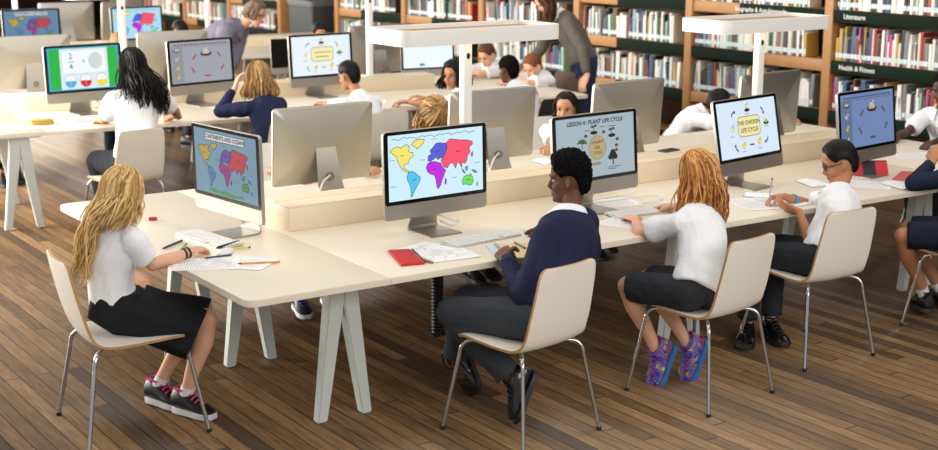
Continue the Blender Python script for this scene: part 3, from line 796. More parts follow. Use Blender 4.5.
def computer(label, x, y, z, ang, tilt, disp=None, bright=1.0, sc=1.0, cable=0, group='all-in-one computers on the desks'):
    """origin: on the desk below the lower edge of the screen; front = +x"""
    t = thing('computer', label, 'computer', (x, y, z), R(ang), group)
    t.scale = (sc, sc, sc)
    w, h = .654, .456; zb = .10
    M = Matrix.Translation((0, 0, zb)) @ Matrix.Rotation(R(-tilt), 4, 'Y')
    YZ = Matrix(((0, 0, 1, 0), (1, 0, 0, 0), (0, 1, 0, 0), (0, 0, 0, 1)))   # (u, v, d) -> (x=d, y=u, z=v)
    bm = bmesh.new()
    out = rrect(-w / 2, 0, w / 2, h, .022, 5); n = len(out)
    def ring(inset, d):
        k = (w / 2 - inset) / (w / 2); kv = (h / 2 - inset) / (h / 2)
        return [V((d, p[0] * k, (p[1] - h / 2) * kv + h / 2)) for p in out]
    rings(bm, [ring(.002, .0), ring(0, -.002), ring(0, -.018), ring(.004, -.022), ring(.06, -.034), ring(.14, -.046), ring(.20, -.050)])
    bmesh.ops.transform(bm, matrix=M, verts=bm.verts)
    hs = mk('housing', bm, ALU, t, angle=30)
    bm = bmesh.new()
    prism(bm, rrect(-w / 2 + .003, .078, w / 2 - .003, h - .003, .018, 5), -.001, .0008, 0, M @ YZ)
    mk('screen_bezel', bm, GLASSB, t, angle=30)
    bm = bmesh.new()
    box(bm, (-.012, 0, h + .0006), (.004, w * .86, .001)); bmesh.ops.transform(bm, matrix=M, verts=bm.verts)
    mk('top_vent', bm, mat('vent_brown', (120, 100, 76), .5), hs)
    if disp:
        d = Disp(.600, .338, bright); disp(d); d.done(t, M @ Matrix.Translation((0, 0, .098)))
    # bent sheet stand with a cable hole
    bm = bmesh.new()
    prof = [(-.052, .335, .062), (-.060, .325, .064), (-.115, .10, .080), (-.135, .035, .090), (-.138, .018, .093), (-.130, .008, .095), (-.112, .004, .097), (.075, .003, .100), (.082, .003, .100)]
    fr = [[V((px + .004, s * wd, pz + .004)) for s in (-1, -.5, 0, .5, 1)] for px, pz, wd in prof]
    bk = [[V((px - .004, s * wd, max(pz - .004, 0))) for s in (-1, -.5, 0, .5, 1)] for px, pz, wd in prof]
    rs = [a + b[::-1] for a, b in zip(fr, bk)]
    rings(bm, rs)
    st = mk('stand', bm, ALU, t, angle=35)
    bm = bmesh.new()
    Mh = Matrix.Translation((-.1085, 0, .145)) @ Matrix.Rotation(R(-76), 4, 'Y')
    prism(bm, [(.024 * math.cos(2 * PI * i / 20), .024 * math.sin(2 * PI * i / 20)) for i in range(20)], -.014, .014, 0, Mh)
    mk('cable_hole', bm, mat('hole_grey', (120, 112, 98), .6), st)
    if cable:
        bm = cable_bm([(-.085, 0, .145), (-.14, .02, .155), (-.19, .09 * cable, .135), (-.20, .13 * cable, .06), (-.19, .15 * cable, .006)], .0055) if cable != 2 else \
             cable_bm([(-.10, .0, .14), (-.075, .02, .10), (-.02, .10, .055), (.01, .135, .05), (.0, .10, .03), (-.05, .05, .05)], .006)
        mk('power_cable', bm, WHITEP, t)
    return t

def keyboard(label, x, y, z, rz):
    t = thing('keyboard', label, 'keyboard', (x, y, z), R(rz), 'white keyboards')
    bm = bmesh.new(); prism(bm, rrect(-.06, -.215, .06, .215, .012), .003, .009, 0, Matrix.Rotation(R(-3), 4, 'Y'), .001)
    mk('case', bm, ALUE, t)
    bm = bmesh.new()
    for r in range(5):
        for k in range(14):
            if r == 0 and 4 <= k <= 8:
                if k == 4: box(bm, (-.045 + r * .0225, .0, .0125), (.0185, .140, .004), .001)
                continue
            box(bm, (-.045 + r * .0225, -.195 + k * .030, .0125), (.0185, .026, .004), .001)
    bmesh.ops.transform(bm, matrix=Matrix.Rotation(R(-3), 4, 'Y'), verts=bm.verts)
    mk('keys', bm, WHITEP, t)
    bm = bmesh.new(); tube(bm, [(.062, -.213, .010), (.062, .213, .010)], .0085, 12); mk('battery_tube', bm, ALUE, t)
    return t

def mouse(label, x, y, z, rz):
    t = thing('computer_mouse', label, 'computer mouse', (x, y, z), R(rz), 'white computer mice')
    bm = bmesh.new(); ball(bm, (0, 0, .008), (.057, .029, .018), 0, 3)
    for v in bm.verts: v.co.z = max(v.co.z, .001)
    mk('mouse_body', bm, WHITEP, t)
    return t

def inkpage(bm, w, h, seed, kind):
    """fine print on a sheet; material 1"""
    r = random.Random(seed)
    y = h / 2 - .03
    if kind == 'maze':
        for _ in range(26):
            x0, y0 = (r.random() - .5) * w * .8, (r.random() - .5) * h * .8
            a = r.random() * 6.3; pts = [(x0, y0)]
            for k in range(3): a += (r.random() - .5) * 2; pts.append((pts[-1][0] + .02 * math.cos(a), pts[-1][1] + .02 * math.sin(a)))
            for p, q in zip(pts, pts[1:]):
                d = V((q[0] - p[0], q[1] - p[1])); n = V((-d.y, d.x)).normalized() * .0007
                bm.faces.new([bm.verts.new((px, py, .0009)) for px, py in ((p[0] + n.x, p[1] + n.y), (p[0] - n.x, p[1] - n.y), (q[0] - n.x, q[1] - n.y), (q[0] + n.x, q[1] + n.y))]).material_index = 1
        return
    while y > -h / 2 + .03:
        x = -w / 2 + .018
        while x < w / 2 - .025:
            l = .006 + .014 * r.random()
            bm.faces.new([bm.verts.new((a, b, .0009)) for a, b in ((x, y), (x + l, y), (x + l, y + .0016), (x, y + .0016))]).material_index = 1
            x += l + .005
        y -= .011

def paper(label, x, y, z, rz, w=.21, h=.297, seed=1, kind='text', name='paper_sheet', cat='paper', col=(246, 246, 248)):
    t = bmesh.new()
    n = 6; vs = []
    rr = random.Random(seed)
    a, b = rr.random() * .004, rr.random() * .004
    vs = [[t.verts.new((-w / 2 + w * i / n, -h / 2 + h * j / n, .0005)) for j in range(n + 1)] for i in range(n + 1)]
    for i in range(n):
        for j in range(n): t.faces.new((vs[i][j], vs[i + 1][j], vs[i + 1][j + 1], vs[i][j + 1]))
    inkpage(t, w, h, seed, kind)
    for v in t.verts:
        v.co.z += a * (max(0, v.co.x / w + .1) ** 2) * 2 + b * (max(0, -v.co.y / h) ** 2) * 2
    me = bpy.data.meshes.new(name); t.to_mesh(me); t.free()
    me.materials.append(mat('paper_%d' % col[0] + '_%d' % col[2], col, .8, var=.01)); me.materials.append(mat('ink', (96, 100, 112), .8))
    o = bpy.data.objects.new(name, me); COL.objects.link(o); o.location = (x, y, z); o.rotation_euler = (0, 0, R(rz))
    return tag(o, label, cat, None)

def pencil(label, p, q, col, r=.0042, name='pencil', tip=(60, 50, 44), end=None):
    p, q = V(p), V(q); d = (q - p)
    t = thing(name, label, name.replace('_', ' '), p)
    bm = bmesh.new(); tube(bm, [d * .10, d * .93], r, 6); mk('shaft', bm, mat('pen_%d_%d_%d' % col, col, .35, var=.03), t)
    bm = bmesh.new(); tube(bm, [d * .10, d * .0], [r, r * .15], 8); mk('tip', bm, mat('pentip_%d' % tip[0], tip, .5), t)
    bm = bmesh.new(); tube(bm, [d * .93, d], r * 1.02, 8); mk('end_cap', bm, mat('pentip_%d_e' % (end or tip)[0], end or tip, .5), t)
    return t
# ------------------------------------------------------------------ room shell
def structure(o):
    o['kind'] = 'structure'; return o

def floor_material():
    m = bpy.data.materials.new('old_plank_floor'); m.use_nodes = True
    nt = m.node_tree; L = nt.links; b = nt.nodes['Principled BSDF']
    N = lambda t, **k: nt.nodes.new(t)
    def math_(op, a, bb=None, c=None):
        n = N('ShaderNodeMath'); n.operation = op
        for i, q in enumerate((a, bb, c)):
            if q is None: continue
            if isinstance(q, (int, float)): n.inputs[i].default_value = q
            else: L.new(q, n.inputs[i])
        return n.outputs[0]
    tc = N('ShaderNodeTexCoord'); sp = N('ShaderNodeSeparateXYZ'); L.new(tc.outputs['Object'], sp.inputs[0])
    PW, PL = .078, 2.1
    xs = math_('DIVIDE', sp.outputs['X'], PW); col = math_('FLOOR', xs); fx = math_('FRACT', xs)
    wn = N('ShaderNodeTexWhiteNoise'); wn.noise_dimensions = '1D'; L.new(col, wn.inputs['W'])
    ys = math_('ADD', math_('DIVIDE', sp.outputs['Y'], PL), math_('MULTIPLY', wn.outputs['Value'], 7.3)); row = math_('FLOOR', ys); fy = math_('FRACT', ys)
    cid = N('ShaderNodeCombineXYZ'); L.new(col, cid.inputs[0]); L.new(row, cid.inputs[1])
    w2 = N('ShaderNodeTexWhiteNoise'); w2.noise_dimensions = '2D'; L.new(cid.outputs[0], w2.inputs['Vector'])
    # grain
    mp = N('ShaderNodeMapping'); mp.inputs['Scale'].default_value = (70, 5, 1); L.new(tc.outputs['Object'], mp.inputs['Vector'])
    off = N('ShaderNodeVectorMath'); off.operation = 'ADD'; L.new(mp.outputs[0], off.inputs[0]); L.new(w2.outputs['Color'], off.inputs[1])
    g = N('ShaderNodeTexNoise'); g.inputs['Scale'].default_value = 1.0; g.inputs['Detail'].default_value = 5; g.inputs['Roughness'].default_value = .65; L.new(off.outputs[0], g.inputs['Vector'])
    wear = N('ShaderNodeTexNoise'); wear.inputs['Scale'].default_value = 1.3; wear.inputs['Detail'].default_value = 6; L.new(tc.outputs['Object'], wear.inputs['Vector'])
    val = math_('ADD', math_('MULTIPLY', w2.outputs['Value'], .40), math_('MULTIPLY', math_('ADD', math_('MULTIPLY', math_('SUBTRACT', g.outputs['Fac'], .5), 1.7), .5), .60))
    val = math_('ADD', val, math_('MULTIPLY', math_('SUBTRACT', wear.outputs['Fac'], .5), .35))
    cr = N('ShaderNodeValToRGB'); L.new(val, cr.inputs['Fac'])
    els = cr.color_ramp.elements
    els[0].position = .05; els[0].color = srgb((74, 58, 43)) + (1,)
    els[1].position = .98; els[1].color = srgb((190, 156, 114)) + (1,)
    for p_, c_ in ((.25, (98, 76, 54)), (.5, (128, 100, 70)), (.75, (156, 124, 88))):
        e = els.new(p_); e.color = srgb(c_) + (1,)
    # gaps between boards and nail heads
    ex = math_('MULTIPLY', math_('ABSOLUTE', math_('SUBTRACT', fx, .5)), 2.0)
    gap = math_('GREATER_THAN', ex, .93)
    ey = math_('MULTIPLY', math_('ABSOLUTE', math_('SUBTRACT', fy, .5)), 2.0)
    gap = math_('MAXIMUM', gap, math_('GREATER_THAN', ey, .9965))
    # scattered boards replaced in near black
    dk = math_('GREATER_THAN', w2.outputs['Value'], .955)
    mx = N('ShaderNodeMix'); mx.data_type = 'RGBA'; L.new(cr.outputs['Color'], mx.inputs[6]); mx.inputs[7].default_value = srgb((44, 40, 38)) + (1,); L.new(math_('MULTIPLY', dk, .75), mx.inputs[0])
    m2 = N('ShaderNodeMix'); m2.data_type = 'RGBA'; L.new(mx.outputs[2], m2.inputs[6]); m2.inputs[7].default_value = srgb((22, 17, 14)) + (1,); L.new(math_('MULTIPLY', gap, .9), m2.inputs[0])
    sc = N('ShaderNodeTexVoronoi'); sc.inputs['Scale'].default_value = 9; L.new(tc.outputs['Object'], sc.inputs['Vector'])
    sp2 = math_('LESS_THAN', sc.outputs['Distance'], .055)
    m3 = N('ShaderNodeMix'); m3.data_type = 'RGBA'; L.new(m2.outputs[2], m3.inputs[6]); m3.inputs[7].default_value = srgb((40, 32, 28)) + (1,); L.new(math_('MULTIPLY', sp2, .6), m3.inputs[0])
    L.new(m3.outputs[2], b.inputs['Base Color'])
    L.new(math_('ADD', .20, math_('MULTIPLY', g.outputs['Fac'], .24)), b.inputs['Roughness'])
    b.inputs['Specular IOR Level'].default_value = .45
    hgt = math_('SUBTRACT', math_('MULTIPLY', g.outputs['Fac'], .25), gap)
    bp = N('ShaderNodeBump'); bp.inputs['Strength'].default_value = .5; bp.inputs['Distance'].default_value = .004; L.new(hgt, bp.inputs['Height']); L.new(bp.outputs['Normal'], b.inputs['Normal'])
    return m

bm = bmesh.new(); box(bm, (4, 13, -.05), (18, 34, .1))
structure(mk('floor', bm, floor_material(), smooth=False))
DKW = mat('dark_wood_panel', (64, 44, 32), .6, var=.25, scale=6)
bm = bmesh.new(); box(bm, (10.48, 15.5, 1.5), (.12, 29, 3.2))
structure(mk('wall_right', bm, DKW, smooth=False))
bm = bmesh.new(); box(bm, (4, 29.95, 1.5), (18, .1, 3.2))
structure(mk('wall_back', bm, DKW, smooth=False))

# ------------------------------------------------------------------ bookcases
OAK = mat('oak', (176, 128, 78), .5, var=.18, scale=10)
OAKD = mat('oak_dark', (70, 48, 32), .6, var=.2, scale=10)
GRN = mat('label_strip_green', (20, 36, 28), .7, var=.1, spec=.1)
INKW = mat('strip_lettering', (236, 240, 236), .6)
SHELF = [.06, .525, .993, 1.458, 1.925]
BX = 10.0
BAY = [6.84, 8.70, 10.56, 12.41, 14.32, 16.17, 18.05, 19.92, 21.82, 23.72, 25.6, 27.5]
SIGNS = {(0, 2): [('Health & Fitness', .30), ('610   Health', 1.25)], (0, 3): [('Literature', .24), ('770   Literature', 1.32)], (0, 1): [('Fantasy', .2)], (1, 3): [('Biography & Autobiography', .95)]}
bay_name = {0: 'the bookcase behind the right end of the front desk', 1: 'the bookcase behind the right lamp', 2: 'the bookcase right of the standing teacher', 3: 'the bookcase behind the boys at the far desk', 4: 'the bookcase behind the left lamp tray',
            5: 'the bookcase right of the dark opening', 7: 'the bookcase left of the dark opening'}
CASEL = {0: 'oak bookcase with green strips lettered Literature and Health & Fitness, at the far right', 1: 'oak bookcase behind the right lamp, its top strip lettered Biography & Autobiography',
         2: 'oak bookcase just right of the grey-cardigan teacher, green label strips', 3: 'oak bookcase behind the boys at the end of the second desk', 4: 'oak bookcase seen above the left half of the near lamp tray',
         5: 'oak bookcase directly right of the dark opening with the grey crate', 6: 'dark open niche in the oak book wall, holding a grey crate', 7: 'oak bookcase behind the grey-haired teacher in mauve, left of the dark niche',
         8: 'oak bookcase second to the left of the dark niche', 9: 'oak bookcase third to the left of the dark niche', 10: 'farthest oak bookcase, leftmost in the photo'}
for bi in range(11):
    y0, y1 = BAY[bi], BAY[bi + 1]; W = y1 - y0
    t = thing('bookcase', CASEL[bi], 'bookcase', (BX, y0, 0), 0, 'oak bookcases along the wall')
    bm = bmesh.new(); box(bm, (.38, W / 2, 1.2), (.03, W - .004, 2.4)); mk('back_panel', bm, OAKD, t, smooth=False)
    bm = bmesh.new(); box(bm, (.18, W, 1.2), (.37, .10, 2.4), .004); mk('upright', bm, OAK, t)
    if bi == 0:
        bm = bmesh.new(); box(bm, (.18, .0, 1.2), (.37, .10, 2.4), .004); mk('upright', bm, OAK, t)
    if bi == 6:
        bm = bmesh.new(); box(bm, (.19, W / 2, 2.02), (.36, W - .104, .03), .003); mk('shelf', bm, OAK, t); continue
    for si, z in enumerate(SHELF):
        bm = bmesh.new(); box(bm, (.19, W / 2, z - .0175), (.355, W - .104, .035), .003); box(bm, (.022, W / 2, z - .055), (.022, W - .104, .11), .003)
        sh = mk('shelf', bm, OAK, t)
        # green label holder over part of the shelf edge (viewer's left is larger y)
        a, b_ = (.0, .72) if bi != 0 else (.24, 1.0)
        if bi == 1: a, b_ = ((.42, 1.0) if si == 2 else (.0, .62))
        if bi in (2, 3, 4, 5): a, b_ = (.0, .62)
        ya, yb = .06 + (W - .12) * a, .06 + (W - .12) * b_
        bm = bmesh.new(); box(bm, (.004, (ya + yb) / 2, z - .055), (.014, yb - ya, .112), .002)
        Mt = lambda yy, zz: Matrix.Translation((-.0036, yy, zz)) @ Matrix(((0, 0, -1, 0), (-1, 0, 0, 0), (0, 1, 0, 0), (0, 0, 0, 1)))
        if (bi, si) in SIGNS:
            for s, d in SIGNS[(bi, si)]:
                text_bm(bm, s, .062 if d < 1.1 else .042, Mt(W - .06 - d, z - .055), 1, .012)
        mk('label_strip', bm, [GRN, INKW], sh, smooth=False)

# books: individuals where they show largest, the far rest as one mass
BOOKC = [((238, 236, 230), 'white', 15), ((222, 214, 196), 'cream', 5), ((40, 40, 46), 'black', 7), ((120, 124, 128), 'grey', 5), ((176, 44, 44), 'red', 3), ((60, 96, 150), 'blue', 3), ((130, 172, 196), 'pale blue', 3),
         ((70, 120, 84), 'green', 2), ((196, 160, 70), 'yellow', 2), ((120, 76, 50), 'brown', 3), ((214, 110, 60), 'orange', 1), ((200, 60, 130), 'pink', 1), ((70, 62, 84), 'dark violet', 2), ((160, 196, 170), 'pale green', 2)]
bag = [i for i, c in enumerate(BOOKC) for _ in range(c[2])]
STICK = mat('shelf_sticker', (214, 228, 232), .6); PAGE = mat('book_pages', (232, 224, 206), .8)
rb = random.Random(11)
plan = []
for bi in range(11):
    if bi == 6: continue
    y0, y1 = BAY[bi] + .06, BAY[bi + 1] - .06
    for si in (1, 2, 3):
        y = y1 - .01; k = 0
        stop = y0 + (rb.random() * .25 if bi else 0)
        while y > stop + .05:
            th = rb.choice((.014, .018, .022, .026, .03, .036, .044)); h = .20 + .12 * rb.random() if rb.random() < .8 else .31
            if rb.random() < .035: y -= .05; continue
            c = rb.choice(bag); d = .15 + .06 * rb.random()
            k += 1
            plan.append((bi, si, k, y - th / 2, th, h, d, c, (rb.random() - .5) * 4 if rb.random() < .85 else -9 * rb.random()))
            y -= th + .0015
def book_bm(bm, th, h, d, m0, m1, m2, M):
    box(bm, (d / 2, 0, h / 2), (d, th, h), min(.004, th * .2), m0, M, 1)
    box(bm, (d / 2 + .004, 0, h / 2 + .0025), (d - .004, th * .72, h), 0, m1, M)
    box(bm, (.0, 0, .05), (.0016, th * .9, .042), 0, m2, M)
def bookM(y, z, tilt): return Matrix.Translation((BX + .035, y, z)) @ Matrix.Rotation(R(tilt), 4, 'X')
cands = [q for q in plan if q[0] <= 4 and not (q[0] == 0 and q[3] < 7.36) and not (q[1] == 1 and q[0] in (2, 3, 4))]
cands.sort(key=lambda q: (q[3]) + .0 * q[1])
chosen = set(map(id, cands[:296]))
ORD = lambda n: '%d%s' % (n, {1: 'st', 2: 'nd', 3: 'rd'}.get(n % 10 if n not in (11, 12, 13) else 0, 'th'))
SHN = {(0, 3): 'the shelf lettered Literature', (0, 2): 'the shelf lettered Health & Fitness', (0, 1): 'the shelf lettered Fantasy', (1, 3): 'the shelf lettered Biography & Autobiography',
       (1, 2): 'the middle shelf behind the right lamp post', (1, 1): 'the low shelf behind the right lamp post', (2, 3): 'the top shelf right of the cardigan teacher', (2, 2): 'the second shelf right of the cardigan teacher',
       (3, 3): 'the top shelf above the far boys', (3, 2): 'the second shelf above the far boys', (4, 3): 'the top shelf above the near lamp tray', (4, 2): 'the second shelf above the near lamp tray'}
rest = bmesh.new(); restm = []
for q in plan:
    bi, si, k, y, th, h, d, c, tl = q
    cm = mat('book_' + BOOKC[c][1].replace(' ', '_'), BOOKC[c][0], .5, var=.08, scale=40)
    if id(q) in chosen:
        bm = bmesh.new(); book_bm(bm, th, h, d, 0, 1, 2, Matrix())
        o = mk('book', bm, [cm, PAGE, STICK]); o.location = (BX + .035, y, SHELF[si] + .001 + abs(math.sin(R(tl))) * th / 2); o.rotation_euler = (R(tl), 0, 0)
        tag(o, '%s %s book, %s from left on %s' % ('thick' if th > .03 else 'thin' if th < .02 else 'medium', BOOKC[c][1], ORD(k), SHN[(bi, si)]), 'book', 'books on ' + SHN[(bi, si)])
    else:
        if cm not in restm: restm.append(cm)
        book_bm(rest, th, h, d, restm.index(cm) + 2, 0, 1, bookM(y, SHELF[si] + .001 + abs(math.sin(R(tl))) * th / 2, tl))
o = mk('books', rest, [PAGE, STICK] + restm)
o['kind'] = 'stuff'; tag(o, 'the remaining rows of books on the more distant oak shelves', 'books')

# grey crate in the niche
t = thing('storage_crate', 'dark grey plastic crate with a lighter rim standing in the dark niche', 'crate', (10.12, 18.98, 0))
bm = bmesh.new(); prism(bm, rrect(-.25, -.38, .25, .38, .06), 0, .98, bev=.01); mk('bin_body', bm, mat('crate_grey', (58, 62, 66), .5), t)
bm = bmesh.new(); prism(bm, rrect(-.27, -.40, .27, .40, .07), .98, 1.06, bev=.015); mk('lid', bm, mat('crate_rim', (96, 100, 106), .45), t)

# ------------------------------------------------------------------ desks, dividers, lamps
TZ = .73
def desk(label, org, rz, length, depth, cuts, frames, fy, group):
    t = thing('desk', label, 'desk', (org[0], org[1], 0), R(rz), 'long white desks')
    for i in range(len(cuts) - 1):
        a, b_ = cuts[i], cuts[i + 1]
        r = .05
        if i == 0:
            poly = [p for p in rrect(a, 0, b_ + .2, depth, r) if p[0] < b_ - .001]; poly = [(b_ - .001, depth)] + poly + [(b_ - .001, 0)]
        elif i == len(cuts) - 2:
            poly = [p for p in rrect(a - .2, 0, b_, depth, r) if p[0] > a + .001]
            right = sorted(poly, key=lambda p: math.atan2(p[1] - depth / 2, p[0] - (a + .01)))
            poly = [(a + .001, 0)] + right + [(a + .001, depth)]
        else: poly = [(a + .001, 0), (b_ - .001, 0), (b_ - .001, depth), (a + .001, depth)]
        bm = bmesh.new(); prism(bm, poly, TZ - .030, TZ, bev=.0035); mk('tabletop', bm, [LAMT], t, angle=30)
    for fx in frames:
        for y in fy:
            fr = bmesh.new()
            # two splayed tapering legs joined by a plate under the top
            box(fr, (fx, y, TZ - .036), (.30, .10, .012), .002)
            f = mk('trestle_plate', fr, LEGP, t)
            for sx in (-1, 1):
                bm = bmesh.new()
                def sec(x, z, w, d): return [V((x + a * w / 2, y + b2 * d / 2, z)) for a, b2 in ((-1, -1), (1, -1), (1, 1), (-1, 1))]
                rs = [sec(fx + sx * .118, .004, .052, .050), sec(fx + sx * .095, .16, .060, .056), sec(fx + sx * .038, TZ - .16, .080, .070), sec(fx + sx * .030, TZ - .043, .080, .074)]
                rings(bm, rs)
                bmesh.ops.bevel(bm, geom=[e for e in bm.edges], offset=.006, segments=2, affect='EDGES')
                lg = mk('leg', bm, LEGP, f, angle=30)
    return t

def divider(label, M, s0, s1, t0, t1):
    o = M @ V((s0, (t0 + t1) / 2, TZ)); rz = M.to_euler().z
    t = thing('cable_divider', label, 'desk divider', o, rz, 'raised wooden dividers along the desks')
    L = s1 - s0; D = t1 - t0
    bm = bmesh.new(); box(bm, (L / 2, 0, .059), (L, D, .118), .003); mk('trough', bm, [CREAM], t, angle=30)
    bm = bmesh.new(); box(bm, (L / 2, -D * .24, .1235), (L, D * .50, .011), .002); box(bm, (L / 2, D * .265, .1235), (L, D * .465, .011), .002); mk('lid', bm, [CREAM], t, angle=30)
    bm = bmesh.new(); box(bm, (.60, -D / 2 - .003, .062), (.085, .008, .085), .004); sk = mk('power_socket', bm, WHITEP, t)
    bm = bmesh.new(); prism(bm, [(.006 * math.cos(R(45 * i)), .006 * math.sin(R(45 * i))) for i in range(8)], 0, .002, 0, T((.585, -D / 2 - .0065, .062), rx=R(90))); mk('socket_hole', bm, BLACKP, sk)
    return t

def lamp(label, x, y, z0, rz, ztop, tray=(.93, .40), off=(0, .03)):
    t = thing('desk_lamp', label, 'lamp', (x, y, z0), rz, 'tray lamps standing on the desk dividers')
    H = ztop - z0
    bm = bmesh.new(); box(bm, (0, 0, .006), (.14, .12, .012), .003); mk('base_plate', bm, LEGP, t)
    bm = bmesh.new(); box(bm, (0, 0, H / 2 - .03), (.056, .05, H - .07), .008); ps = mk('post', bm, mat('lamp_white', (236, 236, 234), .4, var=.01), t)
    bm = bmesh.new(); prism(bm, [(.011 * math.cos(R(30 * i)), .017 * math.sin(R(30 * i))) for i in range(12)], 0, .003, 0, T((.0, -.0245, H - .16), rx=R(90))); mk('switch', bm, BLACKP, ps)
    L, D = tray
    out = rrect(off[0] - L / 2, off[1] - D / 2, off[0] + L / 2, off[1] + D / 2, .075, 8); inn = rrect(off[0] - L / 2 + .03, off[1] - D / 2 + .03, off[0] + L / 2 - .03, off[1] + D / 2 - .03, .05, 8)
    bm = bmesh.new()
    rg = lambda ps_, z: [V((p[0], p[1], z)) for p in ps_]
    rings(bm, [rg(out, H - .082), rg(out, H - .004), rg([(a * .996 + off[0] * .004, b_ * .996 + off[1] * .004) for a, b_ in out], H), rg(inn, H), rg(inn, H - .082), rg(out, H - .082)], cap=False)
    bmesh.ops.remove_doubles(bm, verts=bm.verts, dist=1e-5)
    mk('tray_rim', bm, MATS['lamp_white'], t, angle=30)
    bm = bmesh.new(); prism(bm, rrect(off[0] - L / 2 + .031, off[1] - D / 2 + .031, off[0] + L / 2 - .031, off[1] + D / 2 - .031, .05, 8), H - .06, H - .022); mk('tray_panel', bm, mat('tray_wood', (176, 138, 92), .55, var=.15, scale=12), t)
    bm = bmesh.new(); prism(bm, rrect(off[0] - L / 2 + .05, off[1] - D / 2 + .05, off[0] + L / 2 - .05, off[1] + D / 2 - .05, .05, 8), H - .076, H - .0605); mk('lamp_diffuser', bm, mat('lamp_glow', (255, 236, 200), .5, emit=2.2, var=0), t)
    return t

ROW1 = Matrix.Translation((2.323, 4.986, 0))
desk('long white desk in front, with the world-map computers', (2.323, 4.986), 0, 5.76, 2.385, [0, .69, 2.75, 4.85, 5.76], [.617, 2.72, 4.72], [.33, 1.31, 2.1], 0)
divider('raised wooden divider along the middle of the front desk', ROW1, .737, 5.0, 1.058, 1.33)
ROW2 = Matrix.Translation((2.43, 10.12, 0)) @ Matrix.Rotation(R(-6.3), 4, 'Z')
desk('second long white desk, behind the front desk', (2.43, 10.12), -6.3, 5.45, 2.45, [0, .69, 2.6, 4.6, 5.45], [.50, 2.6, 4.75], [.06, 1.04, 2.3], 0)
divider('raised wooden divider on the second desk, behind the green-framed screen', ROW2, .74, 4.45, 1.10, 1.37)
ROW3 = ROW2 @ Matrix.Translation((0, 4.8, 0))
o3 = ROW3 @ V((0, 0, 0))
desk('farthest white desk, at the back left', (o3.x, o3.y), -6.3, 5.8, 2.45, [0, .69, 2.6, 4.6, 5.8], [.50, 2.6, 4.75], [.06, 1.04, 2.3], 0)
divider('raised wooden divider on the farthest desk', ROW3, .74, 5.36, 1.10, 1.37)
lamp('white tray lamp over the middle of the front desk, behind the world-map screen', 4.214, 6.175, TZ + .129, 0, 1.70, (1.03, .42), (.02, .03))
lamp('white tray lamp over the right half of the front desk, behind the chicken screen', 6.465, 6.175, TZ + .129, 0, 1.665, (.97, .42), (.0, .03))
for s, l3, rw in ((1.6, 'white lamp post on the second desk beside the black-haired girl', ROW2), (3.85, 'white lamp post on the second desk left of the near lamp tray', ROW2),
                  (1.6, 'white lamp post on the farthest desk, at the top left corner', ROW3), (3.85, 'thin white lamp post on the farthest desk, left of the teacher in mauve', ROW3)):
    p = rw @ V((s, 1.235, TZ + .129)); lamp(l3, p.x, p.y, p.z, R(-6.3), 1.70)
# black cable sleeve below the front desk
t = thing('cable_sleeve', 'black ribbed cable sleeve hanging under the front desk beside the boy in navy', 'cable sleeve', (4.03, 6.18, 0))
bm = bmesh.new()
zz = [.0 + i * .01 for i in range(71)]
tube(bm, [(0, 0, .001 + z * .99) for z in zz], [.036 if i % 2 else .030 for i in range(71)], 12); mk('ribbed_tube', bm, BLACKP, t)
bm = bmesh.new(); prism(bm, rrect(-.06, -.06, .06, .06, .01), 0, .012); mk('floor_collar', bm, BLACKP, t)
# ------------------------------------------------------------------ computers
MAPC = ((244, 226, 110), (84, 196, 236), (84, 96, 214), (190, 44, 220), (246, 84, 112), (110, 220, 90))
MAPD = ((206, 176, 70), (84, 140, 196), (110, 84, 180), (168, 60, 150), (206, 72, 84), (92, 166, 84))
S1 = .956
computer('computer at the left end of the front desk showing CONTINENTS AND OCEANS', 2.78, 6.155, TZ, -173.4, -1, lambda d: d_map(d, (128, 172, 196), MAPD, True), .62, S1)
computer('computer with the bright world map, in front of the boy in navy', 3.664, 5.616, TZ, -87.3, 1.5, lambda d: d_map(d, (206, 236, 248), MAPC), .95, S1, 2)
computer('computer showing LESSON 4 : PLANT LIFE CYCLE, beside the boy in navy', 4.664, 5.578, TZ, -85.3, 4.4, lambda d: d_plant(d, (176, 194, 204)), .8, S1)
computer('computer with the bright THE CHICKEN LIFE CYCLE screen on the front desk', 5.856, 5.595, TZ, -80.8, 11, lambda d: d_chicken(d, (214, 230, 246), True), .95, S1)
computer('computer with a blue-grey food diagram, right end of the front desk', 6.719, 5.463, TZ, -82.4, 6.6, lambda d: d_food(d, (134, 160, 212), (112, 138, 180), (96, 76, 130)), .62, S1)
for lb, x, y, a, tl, c in (('silver back of the computer between the two world-map screens', 3.608, 6.726, 90.8, 4.6, 1), ('silver back of the computer behind the near lamp post', 4.822, 6.81, 88.4, 4.6, 1),
                           ('silver back of the computer behind the plant screen', 5.806, 6.699, 93.7, 4.3, 1), ('silver back of the computer behind the chicken screen, at the right lamp post', 6.919, 6.525, 94.7, 3.2, 1)):
    computer(lb, x, y, TZ, a, tl, lambda d: d_map(d, (150, 180, 200), MAPD), .5, S1, c)
computer('computer with a green-framed fractions screen on the second desk', 3.69, 10.80, TZ, -85.2, 3, d_frac, 1.0, 1)
computer('computer with the grey hen diagram, between the black-haired and the blonde girl', 4.692, 10.782, TZ, -79.1, 3.7, lambda d: d_food(d, (176, 180, 190), (160, 164, 174), (190, 70, 80)), .75, 1)
computer('computer with the pale life-cycle screen in front of the boy on the second desk', 5.785, 10.702, TZ, -85.9, 4, lambda d: d_chicken(d, (226, 236, 242), False, 2), 1.0, 1)
computer('computer with an almost white screen behind the dark-haired girl', 7.05, 10.95, TZ, -100, 4, lambda d: d_blank(d, (226, 238, 246)), 1.05, .84)
